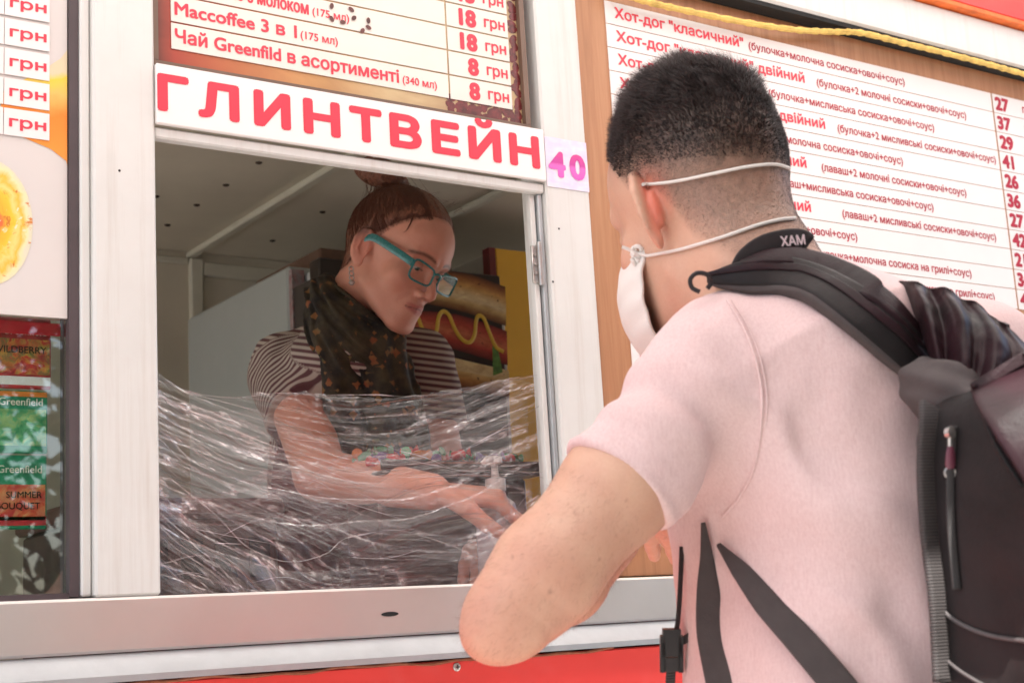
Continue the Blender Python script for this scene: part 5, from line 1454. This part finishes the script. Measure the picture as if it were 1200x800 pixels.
# slouched top: pleated sheet of soft leather falling from the gathered mouth
PL = [[(1046, 331, 1.30), (1062, 352, 1.27), (1080, 392, 1.23), (1098, 446, 1.185)],
 [(1068, 330, 1.26), (1080, 352, 1.215), (1092, 395, 1.185), (1106, 446, 1.165)],
 [(1086, 338, 1.28), (1100, 364, 1.255), (1108, 400, 1.225), (1114, 446, 1.185)],
 [(1104, 337, 1.24), (1124, 362, 1.19), (1130, 400, 1.165), (1128, 446, 1.15)],
 [(1122, 350, 1.28), (1142, 376, 1.25), (1146, 412, 1.22), (1140, 452, 1.175)],
 [(1140, 354, 1.235), (1166, 384, 1.18), (1170, 424, 1.15), (1156, 462, 1.14)],
 [(1160, 372, 1.27), (1184, 402, 1.235), (1186, 440, 1.20), (1170, 478, 1.165)],
 [(1180, 384, 1.215), (1208, 420, 1.155), (1208, 462, 1.13), (1188, 496, 1.125)],
 [(1204, 410, 1.25), (1232, 446, 1.20), (1228, 486, 1.17), (1206, 520, 1.14)],
 [(1236, 430, 1.19), (1270, 480, 1.13), (1262, 530, 1.10), (1226, 560, 1.10)],
 [(1280, 470, 1.30), (1310, 540, 1.25), (1290, 600, 1.2), (1250, 620, 1.15)]]
for k_ in (2, 4, 6, 8):
    for j_ in range(4): PL[k_][j_] = (PL[k_][j_][0], PL[k_][j_][1], (PL[k_-1][j_][2]+PL[k_+1][j_][2])/2+.013)
CL = np.array([spline([P(*c) for c in l], 40) for l in PL])
def pleat(u, v):
    k = u*(len(PL)-1); out = np.zeros((len(u), 3))
    vi = np.clip((v*39).astype(int), 0, 38); vf = (v*39-vi)[:, None]
    G = lambda i: CL[np.clip(i, 0, len(PL)-1), vi]*(1-vf)+CL[np.clip(i, 0, len(PL)-1), vi+1]*vf
    i = np.clip(k.astype(int), 0, len(PL)-2); f_ = (k-i)[:, None]
    a, b_, c, d = G(i-1), G(i), G(i+1), G(i+2)
    p = .5*(2*b_+(c-a)*f_+(2*a-5*b_+4*c-d)*f_**2+(3*b_-a-3*c+d)*f_**3)
    p = p+np.outer(.0022*vnoise(p, 45, 3)+.0035*vnoise(np.stack([u*30, v*3, u*0], 1), 1, 6)+.0012*vnoise(p, 110, 4), -FW)
    # rolled upper rim
    return p+np.outer(.010*np.exp(-v*14), -FW)
gv, gf = grid(170, 80, pleat, .004)
obj('slouched_top', gv, gf, M_LTH2, BP, True)
def m_back(p):
    d = None
    for c0_, c1_, r_ in ((P(1095, 385, 1.33), P(1120, 470, 1.27), .035), (P(1150, 425, 1.33), P(1170, 500, 1.25), .04), (P(1215, 480, 1.31), P(1230, 540, 1.22), .045)):
        e = cap(p, c0_, c1_, r_-.02, r_); d = e if d is None else smin(d, e, .03)
    return d+.002*vnoise(p, 40, 2)
c0 = P(1160, 450, 1.28); v2, f2 = sdf_mesh(m_back, c0-.22, c0+.22, .005)
obj('gathered_mouth', v2, f2, M_LTH, BP, True)
# knot wrap where the strap meets the pack
def m_knot(p):
    d = chain(p, [P(1082, 448, 1.19), P(1110, 462, 1.165), P(1140, 478, 1.14)], [.020, .024, .018], .01)
    d = smin(d, chain(p, [P(1095, 470, 1.18), P(1112, 490, 1.165), P(1122, 500, 1.15)], [.02, .018, .012], .01), .006)
    return d+.0015*np.sin(p@UP*300+p@RT*120)+.001*vnoise(p, 60, 3)
c0 = P(1110, 470, 1.165)
v2, f2 = sdf_mesh(m_knot, c0-.09, c0+.09, .0025)
obj('strap_anchor', v2, f2, M_WEB, BP, True)
# curled flap edge sweeping down to the right
ctr = [(1112, 430, 1.150), (1106, 412, 1.135), (1116, 397, 1.12), (1138, 399, 1.105), (1156, 428, 1.09), (1172, 475, 1.075), (1190, 520, 1.06), (1215, 566, 1.05)]
cb = on(pks, [(c[0], c[1]) for c in ctr], .010, 30)
cb = [q_-FW*.010*math.sin(math.pi*min(1, k_/12)) for k_, q_ in enumerate(cb)]
V_, F_, c_, a_, n_ = ribbon(cb, [.010, .020, .022, .020, .018, .018, .018, .018], .0045, [FW+UP*.2, FW, FW-RT*.2, FW*.8+RT*.7, FW*.6+RT*.9+UP*.3, RT+UP*.3+FW*.4, RT+UP*.3+FW*.4, RT+UP*.3+FW*.3], 70)
obj('curled_flap', V_, F_, M_LTH, BP, True)
V_, F_, c_, a_, n_ = ribbon([q_-FW*.008 for q_ in on(pks, [(1150, 415), (1178, 450), (1215, 500), (1250, 560)], .012, 20)], [.02, .045, .055, .06], .005, [RT+UP*.6]*4, 40)
obj('top_flap', V_, F_, M_LTH2, BP, True)
# padded shoulder strap, follows the shirt
cs = [(832, 330), (872, 324), (915, 325), (962, 341), (1010, 371), (1052, 407), (1088, 448)]
sp3 = []
for x, y in spline(cs, 26):
    p, t_ = march(both, x, y); 
    if t_ > 1.7: p = P(x, y, sp3[-1][1]) if sp3 else p; t_ = sp3[-1][1]
    g_ = normals(both, p[None])[0]; sp3.append((p+g_*.008, t_, g_))
ts = np.array([s[1] for s in sp3]); 
SP = np.array([s[0] for s in sp3]); 
def across(c):
    t_ = np.gradient(c, axis=0); t_ /= np.linalg.norm(t_, axis=1)[:, None]
    g_ = np.array([s[2] for s in sp3]); a = np.cross(t_, g_); 
    k = np.ones(7)/7; a = np.stack([np.convolve(np.pad(a[:, i], 3, mode='edge'), k, 'valid') for i in range(3)], 1); return a/np.linalg.norm(a, axis=1)[:, None]
k5 = np.ones(5)/5; SP = np.stack([np.convolve(np.pad(SP[:, i], 2, mode='edge'), k5, 'valid') for i in range(3)], 1)
AC = across(SP)
V_, F_, c_, a_, n_ = ribbon(SP, [.008, .024, .034, .040, .042, .040, .030], .009, AC, 80)
ST = obj('shoulder_strap', V_, F_, M_LTH, BP, True)
sgn = 1 if (AC[12]@UP) < 0 else -1
V2_, F2_, *_ = ribbon(SP+AC*sgn*np.interp(np.linspace(0, 1, 26), [0, .2, .5, .8, 1], [.004, .014, .019, .019, .014])[:, None]-np.array([s[2] for s in sp3])*.002, [.002, .008, .010, .010, .010, .008, .004], .010, AC, 80)
obj('mesh_edge', V2_, F2_, M_WEB, ST, True)
V2_, F2_, *_ = ribbon(SP-AC*sgn*.004+np.array([s[2] for s in sp3])*.0052, [.003, .006, .008, .009, .009, .008, .004], .002, AC, 80)
obj('strap_rib', V2_, F2_, M_LTH2, ST, True)
# second layer behind
cs2 = [(868, 316), (905, 308), (950, 312), (1000, 334), (1045, 368), (1084, 412)]
sp2 = []
for x, y in spline(cs2, 20):
    p, t_ = march(both, x, y); t_ = min(t_, 1.50); p = P(x, y, t_); sp2.append(p-FW*.006+UP*.004)
V_, F_, *_ = ribbon(sp2, [.008, .020, .026, .027, .027, .02], .008, UP*.6+FW*.7+RT*.2, 60)
obj('shoulder_strap', V_, F_, M_LTH2, BP, True)
# hanging loop at the strap end
b = MB(); b.tube(spline([P(820, 342, 1.26), P(811, 337, 1.26), P(809, 327, 1.26), P(817, 320, 1.26), P(829, 322, 1.265), P(833, 331, 1.27), P(829, 338, 1.27)], 24), .0021, 8); b.build('cord_loop', M_LAN, BP, smooth=True)
# webbing straps under the arm
def low(pts, wd, th=.0035):
    L = []
    for x, y, wpx in pts:
        p, t_ = march(m_shirt, x, y); L.append((x, y, min(t_, 1.40)))
    tt = np.array([l[2] for l in L]); tt = np.minimum(tt, np.interp(np.arange(len(tt)), [0, len(tt)-1], [tt[0], tt[-1]])+.015)-.006
    c = [P(x, y, t_) for (x, y, _), t_ in zip(L, tt)]
    return ribbon(c, wd, th, RT+UP*.2, 50)
V_, F_, *_ = low([(824, 612, 0), (828, 650, 0), (830, 690, 0), (834, 740, 0), (848, 800, 0), (860, 850, 0)], [.004, .011, .020, .026, .030, .030]); obj('webbing', V_, F_, M_WEB, BP, True)
V_, F_, *_ = low([(842, 638, 0), (868, 668, 0), (900, 708, 0), (940, 752, 0), (985, 805, 0), (1015, 845, 0)], [.004, .017, .024, .026, .027, .027]); obj('webbing', V_, F_, M_WEB, BP, True)
# thin strap with buckle in front
b = MB()
V_, F_, *_ = ribbon([P(799, 640, 1.30), P(797, 690, 1.30), P(794, 730, 1.30), P(789, 748, 1.30)], .0045, .0016, RT+FW*.3, 30); o1 = obj('thin_strap', V_, F_, M_LAN, BP, True)
bu = P(787, 760, 1.30)
b = MB(); 
for k, (dx, dy, hx, hy) in enumerate(((0, .012, .008, .006), (0, 0, .009, .006), (0, -.013, .007, .006), (-.008, -.004, .0022, .016), (.008, -.004, .0022, .016))):
    c = bu+RT*dx+UP*dy; vs = [c+RT*hx*sx+UP*hy*sy+FW*.004*sz for sx in (-1, 1) for sy in (-1, 1) for sz in (-1, 1)]
    b.add(vs, [(0, 1, 3, 2), (4, 6, 7, 5), (0, 4, 5, 1), (2, 3, 7, 6), (0, 2, 6, 4), (1, 5, 7, 3)])
b.build('buckle', mat('black_plastic', (.02, .018, .018), .35), BP)
V_, F_, *_ = ribbon([P(788, 772, 1.30), P(786, 790, 1.30), P(785, 820, 1.30), P(784, 860, 1.30)], .0085, .002, RT, 30); obj('webbing', V_, F_, M_RIBB, BP, True)
V_, F_, *_ = ribbon([P(797, 752, 1.30), P(808, 745, 1.30), P(824, 731, 1.31)], .007, .002, UP+RT*.3, 20); obj('webbing', V_, F_, M_LAN, BP, True)

# ================= stretch film across the lower half of the opening
FM = empty('plastic_film', (.89, .01, 1.26), 'crumpled clear stretch film taped across the lower half of the serving window', 'film')
def film_mat(name, milk, tint, rough=.06, gl=1.0):
    m = bpy.data.materials.new(name); m.use_nodes = True; t = NT(m); t.t.nodes.remove(t.b)
    out = t.t.nodes['Material Output']; at = t.n('Attribute', attribute_name='v_st'); ac = t.n('Attribute', attribute_name='crest')
    def ns(scale, sc, d=4, r=.6, dist=0):
        mp = t.n('Mapping'); mp.inputs['Scale'].default_value = scale; t.l(at.outputs['Vector'], mp.inputs[0]); return t.noise(mp.outputs[0], sc, d, r, dist)
    n2 = ns((12, 22, 1), 2.5, 3, .6, 1.2)
    tr = t.n('BsdfTransparent'); tr.inputs[0].default_value = (.985, .975, .978, 1)
    df = t.n('BsdfDiffuse'); df.inputs[0].default_value = (*tint, 1)
    tl = t.n('BsdfTranslucent'); tl.inputs[0].default_value = (*tint, 1)
    dm = t.n('MixShader'); dm.inputs[0].default_value = .4; t.l(df.outputs[0], dm.inputs[1]); t.l(tl.outputs[0], dm.inputs[2])
    g = t.n('BsdfGlossy'); g.inputs['Roughness'].default_value = rough
    bmp = t.n('Bump'); bmp.inputs['Strength'].default_value = .5; bmp.inputs['Distance'].default_value = .003
    t.l(n2, bmp.inputs['Height']); t.l(bmp.outputs[0], g.inputs['Normal'])
    lw = t.n('LayerWeight'); lw.inputs[0].default_value = .5; t.l(bmp.outputs[0], lw.inputs['Normal'])
    frr = t.mul(t.mul(t.mul(lw.outputs['Facing'], 2.6, 'POWER'), 1.0), .028, 'ADD'); frr = t.mul(frr, t.mul(t.mul(ac.outputs['Fac'], t.ramp(ns((30, 30, 1), 2.0, 2), [(.5, (.1,)*3), (.62, (1,)*3)])), .55), 'ADD')
    mk = t.mul(t.mul(t.mul(ac.outputs['Fac'], t.ramp(n2, [(.35, (.2,)*3), (.7, (1,)*3)])), milk), milk*.02, 'ADD')
    a = t.n('MixShader'); t.l(mk, a.inputs[0]); t.l(tr.outputs[0], a.inputs[1]); t.l(dm.outputs[0], a.inputs[2])
    b_ = t.n('MixShader'); t.l(t.mul(frr, gl), b_.inputs[0]); t.l(a.outputs[0], b_.inputs[1]); t.l(g.outputs[0], b_.inputs[2])
    t.l(b_.outputs[0], out.inputs[0]); return m
topc = spline([F(x, y, .0)[[0, 2]] for x, y in ((184, 436), (215, 449), (262, 464), (330, 458), (400, 462), (480, 462), (545, 455), (595, 444), (637, 432))], 300)
def topz(x): x = np.atleast_1d(x); return np.interp(x, topc[:, 0], topc[:, 1])+.0035*vnoise(np.stack([x*38, x*0, x*0], 1), 1, 77)+.0015*vnoise(np.stack([x*130, x*0, x*0], 1), 1, 78)
def mk_sheet(name, seed, y0, z0f, z1f, m, flow, nu=520, nv=300, amp=1.0, dens=lambda u, s: 1.0):
    def fld(u, z):
        vv = (z-1.2615)/.2
        s_ = vv+flow(u, vv); w_ = vnoise(np.stack([u*2.6, vv*2.2, u*0], 1), 1, seed)*.10+vnoise(np.stack([u*7, vv*5, u*0], 1), 1, seed+9)*.035
        s_ = s_+w_; o = u*0
        def rd(fu, fs, sd): return np.clip(1-np.abs(vnoise(np.stack([u*fu, s_*fs, o], 1), 1, sd))*2.2, -.6, 1)
        a1 = rd(1.6, 7, seed+1); a2 = rd(3.2, 17, seed+2); a3 = rd(7, 40, seed+3); a4 = rd(13, 85, seed+4)
        bunch = np.clip(vnoise(np.stack([u*2.2, s_*4.5, o], 1), 1, seed+5)*1.6+.45, 0, 1)      # where the film is gathered
        cross = np.clip(1-np.abs(vnoise(np.stack([u*26+s_*4, s_*12, o], 1), 1, seed+6))*2.2, 0, 1)*np.clip(vnoise(np.stack([u*4, s_*5, o], 1), 1, seed+7)*2, 0, 1)
        return s_, a1, a2, a3, a4, bunch, cross
    def fn(u, v):
        x = .6175+u*(1.1645-.6175); zt = topz(x); zb = 1.2615
        z = zb+(zt-zb)*(z0f(u)+(z1f(u)-z0f(u))*v)
        s_, a1, a2, a3, a4, bn, cs = fld(u, z); cs = cs*np.clip(1.9-2.4*u, .5, 1.9)
        edge = np.clip(np.minimum(u, 1-u)*14, .12, 1)*dens(u, s_)*amp
        y = y0+edge*(.0090*a1+.0050*a2*(.3+.7*bn)+.0017*a3*bn+.0003*a4*bn+.0045*cs)+.012*np.sin(u*math.pi)
        return np.stack([x, y, z+.002*a2*np.clip(v*3, 0, 1)], 1)
    p, f_ = grid(nu, nv, fn)
    u = (p[:, 0]-.6175)/.547; s_, a1, a2, a3, a4, bn, cs = fld(u, p[:, 2])
    sh = lambda a, k: np.clip((a-k)/(1-k), 0, 1)
    crest = np.clip(sh(a2, .80)*.9*bn+sh(a3, .70)*.45*bn**2+sh(a1, .90)*.9+cs**3*.5, 0, 1)*dens(u, s_)*np.clip(1.9-2.2*u, 1, 1.9)
    q = np.stack([u, s_, p[:, 1]*0+seed*.37], 1)
    return obj(name, p, f_, m, FM, True, {'v_st': q, 'crest': crest})
MF1 = film_mat('clear_film', .30, (.84, .70, .72), .035, 1.0)
MF2 = film_mat('bunched_film', .42, (.82, .66, .68), .05, 1.1)
sag = lambda k: (lambda u, v: k*4*u*(1-u)+0*v)
mk_sheet('film_sheet', 3, .004, lambda u: u*0, lambda u: u*0+1, MF1, sag(.32))
mk_sheet('film_sheet', 24, .016, lambda u: 0*u, lambda u: np.clip(.92-.5*u+.12*np.sin(u*6), 0, 1), MF2, lambda u, v: .75*u+.2*np.sin(u*4), dens=lambda u, s: np.clip(1.5-1.3*u, .25, 1))
mk_sheet('film_sheet', 45, .024, lambda u: np.clip(.35-.3*u, 0, 1), lambda u: np.clip(.45+.5*u, 0, .97), MF1, lambda u, v: -.55*u**1.5+.12*np.sin(u*7), dens=lambda u, s: np.clip(.3+.9*u, 0, 1))
# pulled creases and ropes of bunched film
MFC = mat('film_crease', (.78, .66, .68), .12, var=.1, spec=.8)
def cre_mat():
    m = bpy.data.materials.new('film_rope'); m.use_nodes = True; t = NT(m); t.t.nodes.remove(t.b); out = t.t.nodes['Material Output']
    tr = t.n('BsdfTransparent'); g = t.n('BsdfGlossy'); g.inputs['Roughness'].default_value = .15; df = t.n('BsdfDiffuse'); df.inputs[0].default_value = (.8, .62, .64, 1)
    n = t.noise(t.coord(scale=(1, 1, 1)), 90, 3); 
    a = t.n('MixShader'); t.l(t.ramp(n, [(.4, (.0,)*3), (.8, (.4,)*3)]), a.inputs[0]); t.l(tr.outputs[0], a.inputs[1]); t.l(df.outputs[0], a.inputs[2])
    b_ = t.n('MixShader'); b_.inputs[0].default_value = .14; t.l(a.outputs[0], b_.inputs[1]); t.l(g.outputs[0], b_.inputs[2]); t.l(b_.outputs[0], out.inputs[0]); return m
M_ROPE = cre_mat()
ropes = [[(186, 447), (260, 466), (330, 461), (400, 463), (480, 464), (545, 458), (637, 437)],
 [(186, 470), (250, 492), (330, 525), (400, 545), (480, 556), (560, 556), (640, 552)],
 [(186, 500), (260, 530), (330, 560), (420, 590), (500, 600), (580, 590), (640, 570)],
 [(186, 452), (290, 478), (420, 522), (520, 548), (600, 552), (640, 560)],
 [(200, 560), (250, 600), (290, 640), (335, 658), (380, 648), (410, 628), (470, 622), (530, 640), (560, 655)],
 [(230, 640), (262, 662), (285, 670), (330, 662), (390, 640), (440, 650), (520, 655), (560, 668)],
 [(640, 470), (590, 500), (540, 530), (480, 545), (420, 540), (350, 520)],
 [(640, 500), (560, 520), (500, 545), (420, 575), (330, 600), (250, 610)],
 [(188, 600), (230, 640), (262, 668), (284, 690)], [(188, 660), (240, 650), (285, 672), (290, 692)],
 [(640, 445), (570, 462), (520, 470), (470, 478), (380, 470), (300, 476)]]
b = MB()
for k, r_ in enumerate([ropes[i] for i in (0, 1, 3, 4, 6, 8, 9)]):
    pts = spline([F(x, y, .002+.02*math.sin(i*1.3+k)**2) for i, (x, y) in enumerate(r_)], 90)
    wob = np.array([vnoise(np.array([[i*.16, k*3.3, 0.]]), 1, 5)[0] for i in range(90)])
    pts[:, 2] += .0022*wob; rad = (.0006+.0024*np.abs(wob)**1.3)*(1 if k else .8)
    b.tube(pts, rad, 7, flat=.55, cap=False)
o = b.build('film_rope', M_ROPE, FM, smooth=True)
b = MB(); rg = np.random.default_rng(9)
for k in range(26):
    u = rg.uniform(0, 1); x0 = .62+.54*u; L = rg.uniform(.02, .13)*(1 if rg.random() > .25 else .3)
    zt = float(topz(x0)[0]); z0 = rg.uniform(1.268, zt-.004)
    sl = (rg.normal()*.10+(.5-u)*-.35+(-.35 if u < .5 else .25)*((z0-1.262)/.2-.2)) if rg.random() > .22 else rg.normal()*.6-.3
    x1 = min(max(x0+L*math.cos(math.atan(sl)), .62), 1.163); z1 = z0+L*math.sin(math.atan(sl)); z1 = min(max(z1, 1.264), float(topz(x1)[0])-.002)
    c = rg.normal()*.006
    yy = rg.uniform(-.004, .012)+.010*math.sin(u*math.pi)
    pts = spline([(x0, yy, z0), ((x0+x1)/2, yy-.003, (z0+z1)/2+c*L*8), (x1, yy, z1)], 9)
    b.tube(pts, np.array([.1, .6, 1, 1, 1, 1, .9, .5, .1])*rg.uniform(.00012, .00034), 4, flat=.6, cap=False)
obj('film_crease', b.v, b.f, MFC, FM, True)['kind'] = 'stuff'
